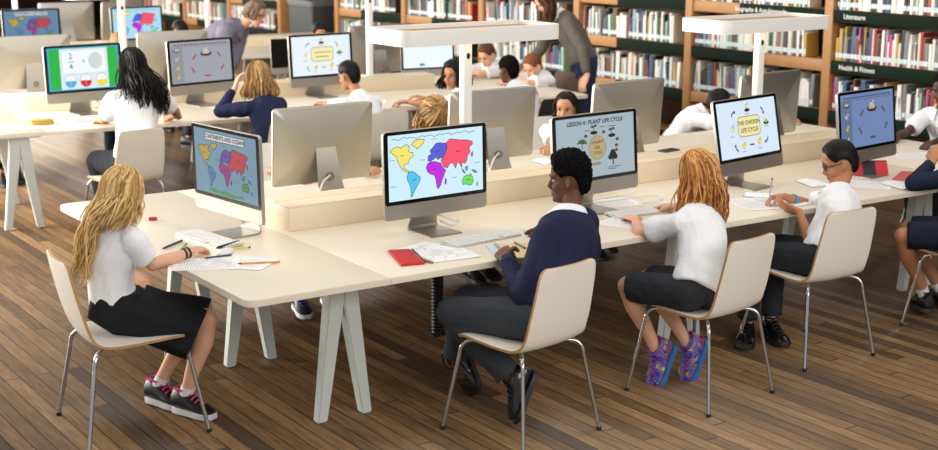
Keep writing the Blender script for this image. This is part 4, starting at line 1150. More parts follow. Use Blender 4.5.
for lb, s, tt, a in (('silver back of the computer at the left edge of the photo, second desk', .98, 1.95, 87), ('silver back of the computer above the grey hen screen', 2.2, 1.9, 86), ('silver back of the computer left of the near lamp tray', 4.15, 1.75, 92)):
    p = ROW2 @ V((s, tt, 0)); computer(lb, p.x, p.y, TZ, a, 4, lambda d: d_map(d, (150, 180, 200), MAPD), .5, 1)
computer('computer with a switched-off black screen behind the pale life-cycle screen', 6.16, 11.98, TZ, -88, 3, d_off, 0, .74)
computer('computer with a dim world map at the top left corner, farthest desk', 4.72, 15.48, TZ, -90, 3, lambda d: d_map(d, (110, 150, 186), MAPD, True), .7, 1)
computer('computer with a bright blue world map on the farthest desk', 5.86, 15.25, TZ, -84, 3, lambda d: d_map(d, (170, 220, 240), MAPC), .95, 1)
computer('angled silver computer back directly left of the bright blue map screen', 6.12, 16.5, TZ, 112, 4, None, 0, 1)

# ------------------------------------------------------------------ chairs
c0 = make_chair('white chair with the blonde girl in a black skirt', 2.105, 5.785, -5); c0.scale = (1.08, 1.08, 1)
make_chair('white chair with the boy in the navy sweater', 3.53, 4.725, 100)
make_chair('white chair with the red-haired girl in colourful shoes', 4.56, 4.645, 98)
make_chair('white chair with the boy in glasses', 5.49, 4.81, 87)
make_chair('dark chair with the navy-sweater child at the right edge', 6.56, 4.58, 92, mat('chair_dark', (44, 46, 52), .45))
make_chair('white chair with the black-haired girl facing the fractions screen', 3.47, 9.43, 98)
make_chair('white chair with the blonde child in navy at the second desk', 4.60, 9.30, 93)
make_chair('white chair with the boy in front of the pale life-cycle screen', 5.42, 9.26, 90)
make_chair('chair of the dark-haired girl beside the near lamp post', 6.42, 9.32, 140)
make_chair('chair of the boy turning his back at the right end of the second desk', 6.98, 9.20, 95, mat('chair_dark', (44, 46, 52), .45))
make_chair('white chair with the child hidden behind the silver computer back', 4.05, 7.85, -92)
make_chair('white chair with the child with the braided hair', 4.98, 7.80, -90)
make_chair('white chair with the black-haired girl looking over the plant screen', 6.15, 7.85, -95)
make_chair('white chair with the dark-haired child behind the chicken screen', 7.30, 7.92, -60)
make_chair('chair at the right end of the front desk', 8.55, 6.20, 190)
make_chair('brown chair of the boy in white with folded arms, far desk end', 8.06, 10.42, 185, mat('chair_brown', (96, 66, 46), .5))
make_chair('brown chair of the boy looking down beside the bookcase, far desk end', 8.12, 11.2, 185, mat('chair_brown', (96, 66, 46), .5))

# ------------------------------------------------------------------ things on the front desk
Z0 = TZ + .0005
keyboard('white keyboard between the blonde girl and her computer', 2.645, 6.10, Z0, 7)
mouse('white mouse beside the blonde girl\'s hand', 2.60, 5.80, Z0, 30)
paper('printed sheet under the blonde girl\'s forearm', 2.44, 5.66, Z0, 62, seed=2)
paper('printed sheet nearer the desk corner, under the orange pencil', 2.58, 5.60, Z0 + .0012, 38, seed=3)
pencil('orange pencil at the corner of the front desk', (2.55, 5.569, Z0 + .0075), (2.728, 5.494, Z0 + .0065), (232, 150, 50), tip=(40, 36, 34), end=(220, 130, 60))
pencil('yellow pencil beside the blonde girl\'s hand', (2.612, 5.875, Z0 + .006), (2.743, 5.83, Z0 + .006), (240, 214, 60), tip=(70, 60, 40))
pencil('black pen left of the keyboard at the desk edge', (2.382, 6.033, Z0 + .006), (2.53, 6.145, Z0 + .006), (40, 30, 34), .0055, 'pen', (120, 60, 70))
pencil('thick black marker along the keyboard edge', (2.585, 5.875, Z0 + .013), (2.735, 5.945, Z0 + .013), (30, 30, 32), .007, 'marker_pen', (60, 60, 60))
pencil('green crayon beside the black pen', (2.424, 5.931, Z0 + .006), (2.517, 6.066, Z0 + .006), (96, 160, 60), .0055, 'crayon', (80, 140, 50), (80, 140, 50))
pencil('dark blue pencil lying on the sheet below the blonde girl\'s hand', (2.466, 5.745, Z0 + .008), (2.60, 5.735, Z0 + .008), (50, 50, 110), tip=(40, 36, 60))
bm = bmesh.new(); prism(bm, rrect(-.022, -.011, .022, .011, .004), 0, .011, bev=.002); o = mk('eraser', bm, mat('eraser_white', (240, 240, 240), .6)); o.location = (2.49, 5.945, Z0); o.rotation_euler = (0, 0, .8); tag(o, 'small white eraser beside the green crayon', 'eraser')
bm = bmesh.new(); prism(bm, rrect(-.02, -.012, .02, .012, .003), 0, .015, bev=.002); o = mk('eraser', bm, mat('eraser_red', (186, 36, 52), .5)); o.location = (2.60, 6.69, Z0); o.rotation_euler = (0, 0, -.6); tag(o, 'small red eraser at the far left edge of the front desk', 'eraser')

t = thing('pencil_pouch', 'flat red zipped pouch on the front desk before the world-map screen', 'pencil case', (3.25, 5.25, Z0))
poly = [(-.003, .151), (.092, .111), (.009, -.144), (-.10, -.12)]
bm = bmesh.new(); prism(bm, poly, 0, .013, bev=.006); mk('pouch', bm, mat('pouch_red', (196, 36, 40), .7, bump=.3), t)
bm = bmesh.new(); tube(bm, [(.096, .10, .010), (.055, -.02, .012), (.016, -.142, .010)], .0045, 8); mk('zip', bm, mat('zip_dark', (30, 26, 28), .5), t)
bm = bmesh.new(); tube(bm, [(.030, -.10, .012), (.045, -.135, .005), (.050, -.155, .004)], [.006, .007, .004], 8); mk('zip_pull', bm, mat('zip_gold', (170, 140, 90), .4, .6), t)
paper('maze worksheet beside the red pouch', 3.46, 5.26, Z0, -8, .24, .34, 5, 'maze')
paper('second maze worksheet lying askew under the first', 3.43, 5.30, Z0 - .0002, 14, .23, .32, 6, 'maze')
keyboard('white keyboard in front of the boy in navy', 3.76, 5.36, Z0, 97)
mouse('white mouse under the boy in navy\'s right hand', 4.055, 5.345, Z0, 100)
t = thing('spiral_notebook', 'open spiral notebook under the boy in navy\'s fist', 'notebook', (3.69, 5.10, Z0), R(-22))
bm = bmesh.new(); prism(bm, rrect(.004, -.145, .20, .145, .006), 0, .006); mk('right_pages', bm, mat('kraft_page', (232, 208, 156), .8), t)
bm = bmesh.new(); prism(bm, rrect(-.05, -.145, -.004, .145, .006), 0, .005); mk('left_pages', bm, mat('page_blue', (206, 224, 228), .8), t)
bm = bmesh.new()
for i in range(24): tube(bm, [(.009 * math.cos(R(40 * k)), -.135 + i * .0117, .007 + .008 * math.sin(R(40 * k))) for k in range(9)], .0011, 5)
mk('spiral', bm, CHROME, t)
pencil('grey pen on the notebook right of the boy in navy\'s fist', (3.80, 5.06, Z0 + .012), (3.83, 5.19, Z0 + .012), (150, 140, 130), .005, 'pen', (40, 40, 40))
keyboard('white keyboard under the red-haired girl\'s hands', 4.84, 5.40, Z0, 88)
mouse('white mouse under the red-haired girl\'s right hand', 5.07, 5.46, Z0, 90)
paper('loose sheet left of the red-haired girl\'s keyboard', 4.60, 5.24, Z0, 20, seed=8)
paper('loose sheet below the plant computer', 4.87, 5.70, Z0, 75, seed=9)
for lb, pts in (('white cable looping below the plant computer', [(4.70, 5.74, .737), (4.95, 5.73, .737), (5.10, 5.72, .740), (5.16, 5.64, .755), (5.10, 5.57, .745), (4.98, 5.60, .737)]),
                ('white cable in a low bow beside the red-haired girl\'s hand', [(4.80, 5.80, .737), (5.02, 5.82, .738), (5.18, 5.76, .765), (5.20, 5.66, .76), (5.13, 5.58, .738)])):
    o = mk('cable', cable_bm(pts, .0045), WHITEP); tag(o, lb, 'cable', 'white cables below the plant computer')
paper('worksheet under the writing hand of the boy in glasses', 5.50, 5.24, Z0, -18, .22, .32, 12)
paper('second worksheet left of the boy in glasses', 5.66, 5.20, Z0 + .001, 6, .21, .30, 13)
def booklet(label, x, y, rz, c, w=.15, h=.21):
    t = thing('exercise_book', label, 'notebook', (x, y, Z0), R(rz))
    bm = bmesh.new(); prism(bm, rrect(-w / 2, -h / 2, w / 2, h / 2, .004), 0, .003); mk('cover', bm, mat('cover_%d_%d_%d' % c, c, .5), t)
    bm = bmesh.new()
    vs = [[bm.verts.new((-w / 2 + .004 + (w - .008) * i / 8, s * (h / 2 - .004), .0032 + .016 * math.sin(PI * i / 8) * (1 - i / 12))) for s in (-1, 1)] for i in range(9)]
    lo = [[bm.verts.new((v.co.x, v.co.y, .0031)) for v in r] for r in vs]
    for i in range(8):
        bm.faces.new((vs[i][0], vs[i + 1][0], vs[i + 1][1], vs[i][1]))
        for s in (0, 1): bm.faces.new((lo[i][s], lo[i + 1][s], vs[i + 1][s], vs[i][s]))
    mk('pages', bm, mat('paper_246_248', (246, 246, 248), .8), t)
booklet('open exercise book with green edge beside the chicken computer', 5.72, 5.38, 40, (70, 140, 120))
booklet('open pale-blue exercise book behind the arm of the boy in glasses', 6.24, 5.46, -20, (120, 160, 200))
paper('blank sheet right of the boy in glasses\' head', 6.47, 5.27, Z0, 30, seed=22)
t = thing('pencil_case', 'red and black three-sided pencil case behind the boy in glasses', 'pencil case', (6.76, 5.50, Z0), R(-124))
def tri(bm, y0, y1, k): rings(bm, [[V((x * k, y, .002 + z * k)) for x, z in ((-.055, 0), (-.05, .02), (-.008, .078), (.008, .078), (.05, .02), (.055, 0))] for y in (y0, y1)])
bm = bmesh.new(); tri(bm, -.11, .11, 1); mk('case_body', bm, mat('case_red', (206, 44, 62), .6, bump=.3), t)
bm = bmesh.new(); tri(bm, -.045, .035, 1.03); mk('black_band', bm, mat('case_black', (38, 34, 40), .6), t)
bm = bmesh.new(); tube(bm, [(0, -.108, .082), (0, .108, .082)], .004, 8); mk('zip', bm, MATS['zip_dark'], t)
t = thing('folder', 'flat red folder right of the pencil case', 'folder', (6.92, 5.27, Z0), R(-62))
bm = bmesh.new(); prism(bm, rrect(-.11, -.16, .11, .16, .006), 0, .004); mk('cover', bm, mat('folder_red', (214, 96, 88), .6), t)
pencil('brown pencil lying on the red folder', (6.96, 5.32, Z0 + .010), (7.10, 5.36, Z0 + .010), (110, 66, 44))
booklet('open exercise book with green edge by the elbow at the right edge', 6.62, 5.13, -14, (60, 130, 100), .17, .23)
paper('worksheet in front of the boy at the right end of the front desk', 7.56, 5.77, Z0, 80, seed=31)
pencil('green pen before the boy at the right end of the front desk', (7.50, 6.12, Z0 + .006), (7.62, 6.06, Z0 + .006), (80, 170, 70), .006, 'pen', (70, 140, 60))
t = thing('smartphone', 'dark phone lying on the divider right of the plant computer', 'phone', (5.80, 6.31 - .05, TZ + .1295), R(8))
bm = bmesh.new(); prism(bm, rrect(-.07, -.036, .07, .036, .01), 0, .008, bev=.002); mk('case', bm, mat('phone_case', (54, 74, 78), .3), t)
bm = bmesh.new(); prism(bm, rrect(-.062, -.031, .062, .031, .004), .008, .0086); mk('screen', bm, mat('phone_glass', (40, 54, 58), .1), t)
booklet('teal notebook under the arm of the black-haired girl', 5.40, 6.95, 0, (60, 150, 160), .20, .16)
# second desk
t = thing('purse', 'small olive-yellow purse at the left end of the second desk', 'purse', (3.20, 10.42, Z0), R(-10))
bm = bmesh.new(); prism(bm, rrect(-.085, -.055, .085, .055, .02), 0, .035, bev=.014); mk('pouch', bm, mat('purse_yellow', (176, 150, 60), .6, bump=.3), t)
bm = bmesh.new(); tube(bm, [(-.075, -.05, .03), (.075, -.05, .03)], .005, 8); mk('zip', bm, MATS['zip_gold'], t)
paper('sheet left of the olive purse', 3.04, 10.36, Z0, 20, seed=41); paper('sheet right of the olive purse', 3.40, 10.36, Z0, 75, seed=42)
bm = bmesh.new(); prism(bm, rrect(-.02, -.012, .02, .012, .003), 0, .012, bev=.002); o = mk('eraser', bm, mat('eraser_pink', (226, 140, 150), .5)); o.location = (3.47, 10.42, Z0 + .001); tag(o, 'pink eraser on the sheet right of the olive purse', 'eraser')
keyboard('white keyboard in front of the fractions screen', 3.62, 10.40, Z0, 86)
keyboard('white keyboard below the grey hen screen', 4.84, 10.42, Z0, 86)
keyboard('white keyboard below the pale life-cycle screen', 5.80, 10.35, Z0, 86)
paper('sheet beside the hand of the boy on the second desk', 5.95, 10.2, Z0, 60, seed=44)
mouse('white mouse on the far side of the second desk', 6.12, 12.02, Z0, 80)
computer('silver back of the computer right of the dim world map, farthest desk', 5.46, 16.55, TZ, 84, 4, None, 0, 1)
# ------------------------------------------------------------------ the people
BLOND = hair_mat('hair_blond', (132, 94, 50), (206, 166, 104), (246, 222, 164))
RED = hair_mat('hair_ginger', (112, 66, 32), (182, 118, 60), (232, 184, 116))
BLACKH = hair_mat('hair_black', (8, 7, 7), (20, 17, 16), (42, 36, 34), .45, .18)
AFRO = hair_mat('hair_coily', (4, 4, 4), (12, 10, 10), (28, 25, 23), .8, .08)
BROWNH = hair_mat('hair_brown', (44, 28, 18), (86, 56, 36), (134, 94, 60))
GREYH = hair_mat('hair_greybrown', (60, 46, 38), (104, 84, 70), (160, 142, 124))
DKBL = hair_mat('hair_darkblond', (90, 64, 38), (160, 120, 74), (220, 182, 124))
SNK = lambda n, up, so, la: [mat('shoe_' + n, up, .45, var=.1), mat('sole_' + n, so, .5), mat('lace_' + n, la, .6)]
BLK_S = SNK('black', (16, 16, 18), (40, 40, 42), (30, 30, 34))
PINK_S = SNK('pinktrim', (17, 16, 19), (206, 204, 206), (226, 60, 130))
BLUE_S = SNK('blue', (30, 34, 52), (216, 220, 226), (60, 90, 190))
def rainbow():
    m = bpy.data.materials.new('shoe_rainbow'); m.use_nodes = True
    nt = m.node_tree; b = nt.nodes['Principled BSDF']; b.inputs['Roughness'].default_value = .4
    tc = nt.nodes.new('ShaderNodeTexCoord'); nz = nt.nodes.new('ShaderNodeTexNoise'); nz.inputs['Scale'].default_value = 24; nz.inputs['Detail'].default_value = 1
    nt.links.new(tc.outputs['Object'], nz.inputs['Vector'])
    cr = nt.nodes.new('ShaderNodeValToRGB'); cr.color_ramp.interpolation = 'CONSTANT'
    E = cr.color_ramp.elements; E[0].color = srgb((60, 44, 130)) + (1,); E[1].position = .67; E[1].color = srgb((220, 200, 70)) + (1,)
    for p_, c_ in ((.36, (90, 60, 170)), (.42, (40, 110, 190)), (.47, (190, 40, 60)), (.53, (60, 40, 110)), (.58, (70, 180, 190)), (.62, (170, 40, 120))):
        e = E.new(p_); e.color = srgb(c_) + (1,)
    nt.links.new(nz.outputs['Fac'], cr.inputs['Fac']); nt.links.new(cr.outputs['Color'], b.inputs['Base Color'])
    return m
RAIN_S = [rainbow(), mat('sole_rainbow', (50, 110, 170), .5), mat('lace_rainbow', (120, 60, 170), .6)]
DRESS_S = [mat('shoe_leather', (16, 15, 16), .15, coat=.5), mat('sole_leather', (30, 28, 28), .5), mat('lace_leather', (20, 20, 20), .5)]

def band(name, W, d, r, w, m, root, b, side_face=None):
    bm = bmesh.new()
    d = d.normalized(); a, c_ = frame(d)
    rs = []
    for k, rr in ((-w, r), (w, r), (w, r - .004), (-w, r - .004), (-w, r)):
        rs.append([W - b + d * k + (a * math.cos(2 * PI * j / 20) + c_ * math.sin(2 * PI * j / 20)) * rr for j in range(20)])
    rings(bm, rs, cap=False)
    return mk(name, bm, m, root)

def glasses(root, M, m):
    bm = bmesh.new()
    for s in (-1, 1):
        pts = [M @ V((.0965 - .010 * abs(math.cos(R(a)) * .018 + .033) / .05, s * (.033 + .023 * math.cos(R(a))), -.004 + .0165 * math.sin(R(a)))) for a in range(0, 361, 24)]
        tube(bm, pts, .0026, 6)
        tube(bm, [M @ V((.082, s * .056, .002)), M @ V((.070, s * .073, .003)), M @ V((.0, s * .080, .004)), M @ V((-.022, s * .079, -.010))], .0026, 6)
    tube(bm, [M @ V((.094, .011, .0)), M @ V((.100, 0, .003)), M @ V((.094, -.011, .0))], .0026, 6)
    mk('glasses', bm, m, root)

# 1 blonde girl at the left end
def x1(root, M, b, W, E, HD, s, l, f):
    d = W[1] - E[1]
    for k, nm in ((.80, 'wristband'), (.90, 'wristband')): band(nm, E[1] + d * k, d, .0265, .0045, mat('band_black', (24, 22, 24), .6), root, b)
person('blonde girl in a black skirt at the left end of the front desk', (2.12, 5.86, 0), 1.36, (2.085, 5.885, .535), (2.115, 5.85, .925), (2.14, 5.86, 1.068), (28, 14), hip=-30, sh=8,
       skin='fair', bottom='skirt', botc=(30, 32, 36), knees=[(2.45, 5.80, .485), (2.42, 5.63, .485)], anks=[(2.30, 5.955, .095), (2.355, 5.755, .095)], toes=[(.34, -.92, 0), (.42, -.9, 0)],
       wr=(V((2.23, 5.98, .64)), V((2.425, 5.785, .768))), elb=(None, V((2.215, 5.735, .745))), hd=(V((.0, -1, -.3)), V((.85, .6, -.02))), curl=(.4, .55), hairm=BLOND,
       hair=lambda bm, M, b: (hair_cap(bm, M, .014, .004, 30), hair_long(bm, M, .34, 330, .020, 13, random.Random(4), .9, .0062, .0022, outw=.06, drape=lambda q, u: V((q.x - .10 * u, q.y + .04 * u, q.z)), lenf=lambda a: .42 if -2.9 < a < 0 else (1.15 if a > 1.7 else .7))),
       shoes=PINK_S, socks=((236, 236, 238), .12), extra=x1, shoek=1.1)
# 2 boy in navy
def x2(root, M, b, W, E, HD, s, l, f):
    d = W[0] - E[0]; c = E[0] + d * .92
    wb = band('wristwatch', c, d, .034, .010, mat('watch_strap', (26, 26, 30), .5), root, b)
    bm = bmesh.new(); n = V((-.45, -.75, .5)).normalized(); a, c2 = frame(n)
    rings(bm, [[c - b + n * hh + (a * math.cos(2 * PI * j / 18) + c2 * math.sin(2 * PI * j / 18)) * .021 for j in range(18)] for hh in (.026, .040)]); mk('watch_face', bm, mat('watch_dial', (54, 56, 60), .25), wb)
person('boy in a navy sweater and white collar with a wristwatch, facing the world-map screen', (3.6, 4.72, 0), 1.56, (3.63, 4.69, .545), (3.84, 4.79, .945), (3.885, 4.85, 1.105), (132, 6), hip=122, sh=112,
       skin='brown', top='sweater', topc=(34, 38, 66), botc=(60, 64, 70), knees=[(3.34, 5.0, .515), (3.52, 5.14, .51)], anks=[(3.535, 4.79, .215), (3.52, 5.25, .18)], toes=[(-.47, -.02, -.86), (.04, -.39, -.85)], toeup=(V((-.87, .23, .40)), V((-.8, -.06, .4))),
       wr=(V((3.56, 4.90, .765)), V((4.06, 5.21, .775))), elh=(V((-.35, -.6, -.8)), V((.6, -.3, -.6))), hd=(V((.45, .95, .12)), V((-.1, 1, -.12))), hn=(V((.5, -.3, -.8)), None), curl=(1.05, .35), hairm=AFRO,
       hair=lambda bm, M, b: hair_cap(bm, M, .014, .009, 95, 6, .018), shoes=DRESS_S, extra=x2, loose=.010, collar=(244, 246, 250))
# 3 red-haired girl
person('girl with long wavy ginger hair, white polo shirt and bright patterned shoes', (4.52, 4.66, 0), 1.34, (4.50, 4.64, .535), (4.70, 4.85, .862), (4.74, 4.90, 1.035), (104, 16), hip=108, sh=98,
       skin='fair', bottom='shorts', botc=(46, 48, 54), knees=[(4.335, 4.945, .505), (4.52, 5.0, .505)], anks=[(4.47, 4.86, .165), (4.66, 4.83, .165)], toes=[(-.52, -.08, -.80), (-.52, -.08, -.80)], toeup=(V((-.80, -.05, .55)), V((-.80, -.05, .55))),
       wr=(V((4.60, 5.20, .765)), V((4.98, 5.32, .765))), elh=(V((-.9, 0, -.5)), V((.6, -.3, -.5))), hd=(V((.35, .9, -.1)), V((-.25, 1, -.1))), curl=(.3, .4), hairm=RED, thighk=1,
       hair=lambda bm, M, b: (hair_cap(bm, M, .014, .004, 30), hair_long(bm, M, .25, 330, .018, 20, random.Random(8), .95, .0066, .003, outw=.06)), shoes=RAIN_S, shoek=1.2)
# 4 boy with glasses
def x4(root, M, b, W, E, HD, s, l, f):
    glasses(root, M, mat('glasses_black', (22, 20, 22), .3))
    d = W[1] - E[1]; band('wristband', E[1] + d * .62, d, .032, .010, mat('band_blue', (56, 170, 220), .5), root, b)
person('boy with black glasses and a blue wristband writing in a white shirt', (5.52, 4.78, 0), 1.40, (5.52, 4.745, .535), (5.73, 4.85, .838), (5.785, 4.90, .988), (138, 20), hip=112, sh=122,
       skin='tan', botc=(40, 44, 50), knees=[(5.345, 5.08, .51), (5.53, 5.10, .515)], anks=[(5.345, 5.10, .10), (5.49, 5.06, .10)], toes=[(-.5, -.45, 0), (-.2, -.55, 0)],
       wr=(V((5.52, 4.93, .74)), V((5.63, 5.14, .775))), elh=(V((.2, -.7, -.6)), V((.9, .3, -.4))), hd=(V((-.5, .75, .25)), V((-.8, .35, -.02))), hn=(V((.6, .3, .7)), V((-.2, -.35, -.9))), curl=(.45, .85), hairm=BLACKH,
       hair=lambda bm, M, b: hair_cap(bm, M, .012, .003, 120, 5, .008), shoes=DRESS_S, shoek=1.12, extra=x4)
pencil('silver pen upright in the writing hand of the boy in glasses', (5.53, 5.16, TZ + .004), (5.545, 5.155, TZ + .155), (170, 176, 186), .0045, 'pen', (60, 60, 70))
# 5 right edge
person('child in a navy sweater cut off by the right edge, elbow on the front desk', (6.64, 4.66, 0), 1.42, (6.66, 4.63, .535), (6.94, 4.78, .90), (7.02, 4.84, 1.05), (115, 10), hip=100, sh=110,
       skin='tan', top='sweater', topc=(32, 38, 62), bottom='shorts', botc=(30, 34, 52), knees=[(6.36, 4.90, .505), (6.52, 5.0, .505)], anks=[(6.60, 4.90, .11), (6.78, 4.92, .11)], toes=[(.3, .6, 0), (.3, .7, 0)],
       wr=(V((6.71, 5.0, .88)), V((7.1, 5.15, .77))), elb=(V((6.545, 5.0, .775)), None), hd=(V((.5, .1, .75)), V((0, 1, -.1))), hairm=BLACKH, hair=lambda bm, M, b: hair_cap(bm, M, .014), shoes=BLK_S, socks=((240, 240, 242), .16))
# far side of the front desk
FV = .0075
person('child bent low behind the silver computer back, white sleeve at its left edge', (4.05, 7.8, 0), 1.34, (4.02, 7.72, .535), (4.02, 7.50, .82), (4.06, 7.40, .93), (-90, 40), skin='tan', botc=(40, 44, 56),
       knees=[(4.02, 7.32, .48), (3.88, 7.32, .48)], anks=[(3.76, 6.95, .11), (3.56, 6.93, .11)], toes=[(-.2, -1, -.1), (-.2, -1, -.1)], wr=(V((4.2, 7.2, .76)), V((3.72, 7.25, .765))), elh=(None, V((-1, .6, 0))), hairm=BLACKH, hair=lambda bm, M, b: hair_cap(bm, M, .014), shoes=BLUE_S, vox=FV)
person('girl with plaited dark-blonde hair bending over behind the world-map screen', (4.98, 7.8, 0), 1.36, (4.98, 7.72, .535), (4.93, 7.62, .90), (4.915, 7.56, 1.02), (-100, 62), skin='fair', botc=(36, 40, 48),
       knees=[(4.9, 7.35, .5), (4.75, 7.35, .5)], anks=[(4.92, 6.98, .12), (4.78, 6.95, .12)], toes=[(0, -1, -.1), (0, -1, -.1)], hairm=DKBL, vox=FV, shoes=BLK_S, socks=((150, 152, 158), .2),
       hair=lambda bm, M, b: (hair_cap(bm, M, .016, .006, 40), hair_long(bm, M, .24, 240, .014, 60, random.Random(21), .15, .010, .005, outw=.08)))
person('girl with black hair in a ponytail peering over the plant screen', (6.15, 7.85, 0), 1.32, (6.12, 7.75, .535), (6.10, 7.67, .835), (6.07, 7.63, .955), (-142, 4), hip=-100, sh=-105, skin='olive', botc=(40, 42, 50),
       wr=(V((5.62, 7.25, .77)), V((5.75, 7.18, .77))), hairm=BLACKH, vox=.006, shoes=BLK_S, anks=[(6.05, 7.15, .1), (5.80, 6.95, .12)], browc=(24, 18, 16),
       hair=lambda bm, M, b: (hair_cap(bm, M, .012, .003, 40), hair_long(bm, M, .05, 130, .004, 20, random.Random(2), 1.12, .006, .003, outw=.01), [lock(bm, [M @ V((-.085, .03 + .02 * i / 9, .03)), M @ V((-.11, .05 + .02 * math.sin(i), .02)), M @ V((-.12, .06 + .03 * math.sin(i * 2), -.06)), M @ V((-.11, .05 + .02 * math.sin(i * 3), -.13))], .012, .004, .4) for i in range(10)]))
person('dark-haired child in a white shirt leaning down behind the chicken screen', (7.30, 7.92, 0), 1.34, (7.38, 7.92, .535), (7.56, 7.78, .80), (7.64, 7.70, .87), (-40, 22), hip=-60, sh=-55, skin='tan', botc=(40, 42, 50), headk=.95,
       hairm=BLACKH, vox=FV, hair=lambda bm, M, b: hair_cap(bm, M, .016, .003, 50), wr=(V((7.95, 7.3, .77)), V((7.62, 7.25, .77))), shoes=BLK_S)
person('boy in white at the right end of the front desk, cut off by the photo', (8.55, 6.2, 0), 1.42, (8.52, 6.20, .535), (8.40, 6.20, .93), (8.34, 6.17, 1.09), (195, 18), hip=188, sh=190, skin='deep', botc=(40, 42, 50),
       wr=(V((7.93, 5.90, .775)), V((7.95, 6.25, .775))), hd=(V((-1, 0, -.1)), V((-1, -.2, -.1))), hairm=AFRO, vox=FV, hair=lambda bm, M, b: hair_cap(bm, M, .012, .005, 90), shoes=BLK_S)
# second desk, near side
person('girl with long black hair facing the fractions screen on the second desk', (3.52, 9.45, 0), 1.62, (3.53, 9.40, .55), (3.62, 9.54, 1.06), (3.64, 9.62, 1.235), (96, 8), hip=112, sh=92, skin='tan', botc=(34, 36, 44),
       knees=[(3.42, 9.86, .51), (3.66, 9.88, .51)], anks=[(3.44, 9.75, .1), (3.70, 9.80, .1)], wr=(V((3.56, 10.1, .77)), V((4.10, 9.92, .775))), elh=(None, V((.8, -.3, -.4))), hd=(None, V((-.2, 1, .05))), hairm=BLACKH, vox=.0065, shoes=BLK_S,
       hair=lambda bm, M, b: (hair_cap(bm, M, .014, .003, 30), hair_long(bm, M, .36, 260, .018, 20, random.Random(14), .9, .0075, .003, outw=.09, drape=lambda q, u: V((q.x - .11 * sstep(0, .5, u), q.y * (1 + .3 * u), q.z)))))
person('child with straight dark-blonde hair in navy, hand at the head, second desk', (4.6, 9.35, 0), 1.42, (4.60, 9.32, .54), (4.63, 9.52, .92), (4.63, 9.60, 1.085), (100, 6), hip=96, sh=100, skin='fair', top='sweater', topc=(34, 42, 74), botc=(40, 42, 50),
       wr=(V((4.47, 9.68, 1.00)), V((4.85, 9.95, .77))), elh=(V((-1, .6, -.8)), None), hd=(V((.35, .1, .9)), None), hn=(V((.7, -.2, -.2)), None), hairm=DKBL, vox=.0065, shoes=BLK_S,
       hair=lambda bm, M, b: (hair_cap(bm, M, .014, .002, 25), hair_long(bm, M, .13, 260, .003, 15, random.Random(17), .95, .009, .005, outw=.09)))
person('boy in a white shirt facing the pale life-cycle screen, second desk', (5.42, 9.3, 0), 1.42, (5.43, 9.26, .54), (5.45, 9.50, .88), (5.425, 9.60, 1.045), (108, 12), hip=92, sh=98, skin='tan', botc=(40, 42, 50),
       wr=(V((5.42, 10.0, .775)), V((5.75, 9.92, .77))), elh=(V((-1, .2, -.4)), None), hd=(V((-.2, 1, 0)), None), hairm=BLACKH, vox=.0065, shoes=BLK_S, hair=lambda bm, M, b: hair_cap(bm, M, .011, .003, 110, 5, .006))
person('girl with dark shoulder-length hair looking aside, left of the near lamp post', (6.42, 9.4, 0), 1.40, (6.45, 9.38, .54), (6.42, 9.50, .86), (6.40, 9.56, .995), (200, 6), hip=140, sh=150, skin='tan', botc=(40, 42, 50),
       wr=(V((6.05, 9.72, .775)), V((6.3, 9.85, .77))), hd=(V((-.8, .5, 0)), None), hairm=BROWNH if False else BLACKH, vox=.006, shoes=BLK_S, browc=(24, 18, 16),
       hair=lambda bm, M, b: (hair_cap(bm, M, .026, .010, 40), hair_long(bm, M, .08, 200, .012, 40, random.Random(31), 1.0, .010, .005, outw=.08)))
person('boy with short black hair seen from behind at the right part of the second desk', (6.98, 9.25, 0), 1.42, (6.98, 9.25, .54), (6.99, 9.5, .86), (6.985, 9.58, 1.0), (98, 6), hip=95, sh=95, skin='brown', botc=(30, 32, 40),
       wr=(V((6.80, 9.9, .775)), V((7.2, 9.85, .775))), elh=(V((-1, 0, -.2)), V((1, 0, -.3))), hairm=AFRO, vox=FV, shoes=BLK_S, hair=lambda bm, M, b: hair_cap(bm, M, .014, .004, 90, 5, .008))
person('boy with short ginger-brown hair, arms folded on the far desk end', (8.06, 10.42, 0), 1.40, (8.06, 10.42, .54), (7.93, 10.42, .83), (7.85, 10.38, .91), (188, 30), hip=186, sh=190, skin='fair', botc=(40, 42, 50), vox=.006, shoes=BLK_S,
       wr=(V((7.66, 10.50, .765)), V((7.60, 10.34, .765))), elh=(V((-.3, -1, 0)), V((-.3, 1, 0))), hd=(V((-.3, 1, 0)), V((-.2, -1, 0))), hairm=hair_mat('hair_auburn', (70, 38, 22), (120, 70, 42), (170, 110, 70)), hair=lambda bm, M, b: hair_cap(bm, M, .012, .004, 70, 5, .01))
person('boy with brown hair looking down, in front of the bookcase at the far desk end', (8.1, 11.2, 0), 1.40, (8.08, 11.22, .54), (7.94, 11.20, .86), (7.88, 11.17, .955), (195, 30), hip=188, sh=192, skin='fair', botc=(40, 42, 50), vox=.006, shoes=BLK_S,
       wr=(V((7.62, 11.28, .765)), V((7.60, 11.10, .765))), elh=(V((-.3, -1, 0)), V((-.3, 1, 0))), hairm=BROWNH, hair=lambda bm, M, b: hair_cap(bm, M, .014, .004, 60, 5, .008))
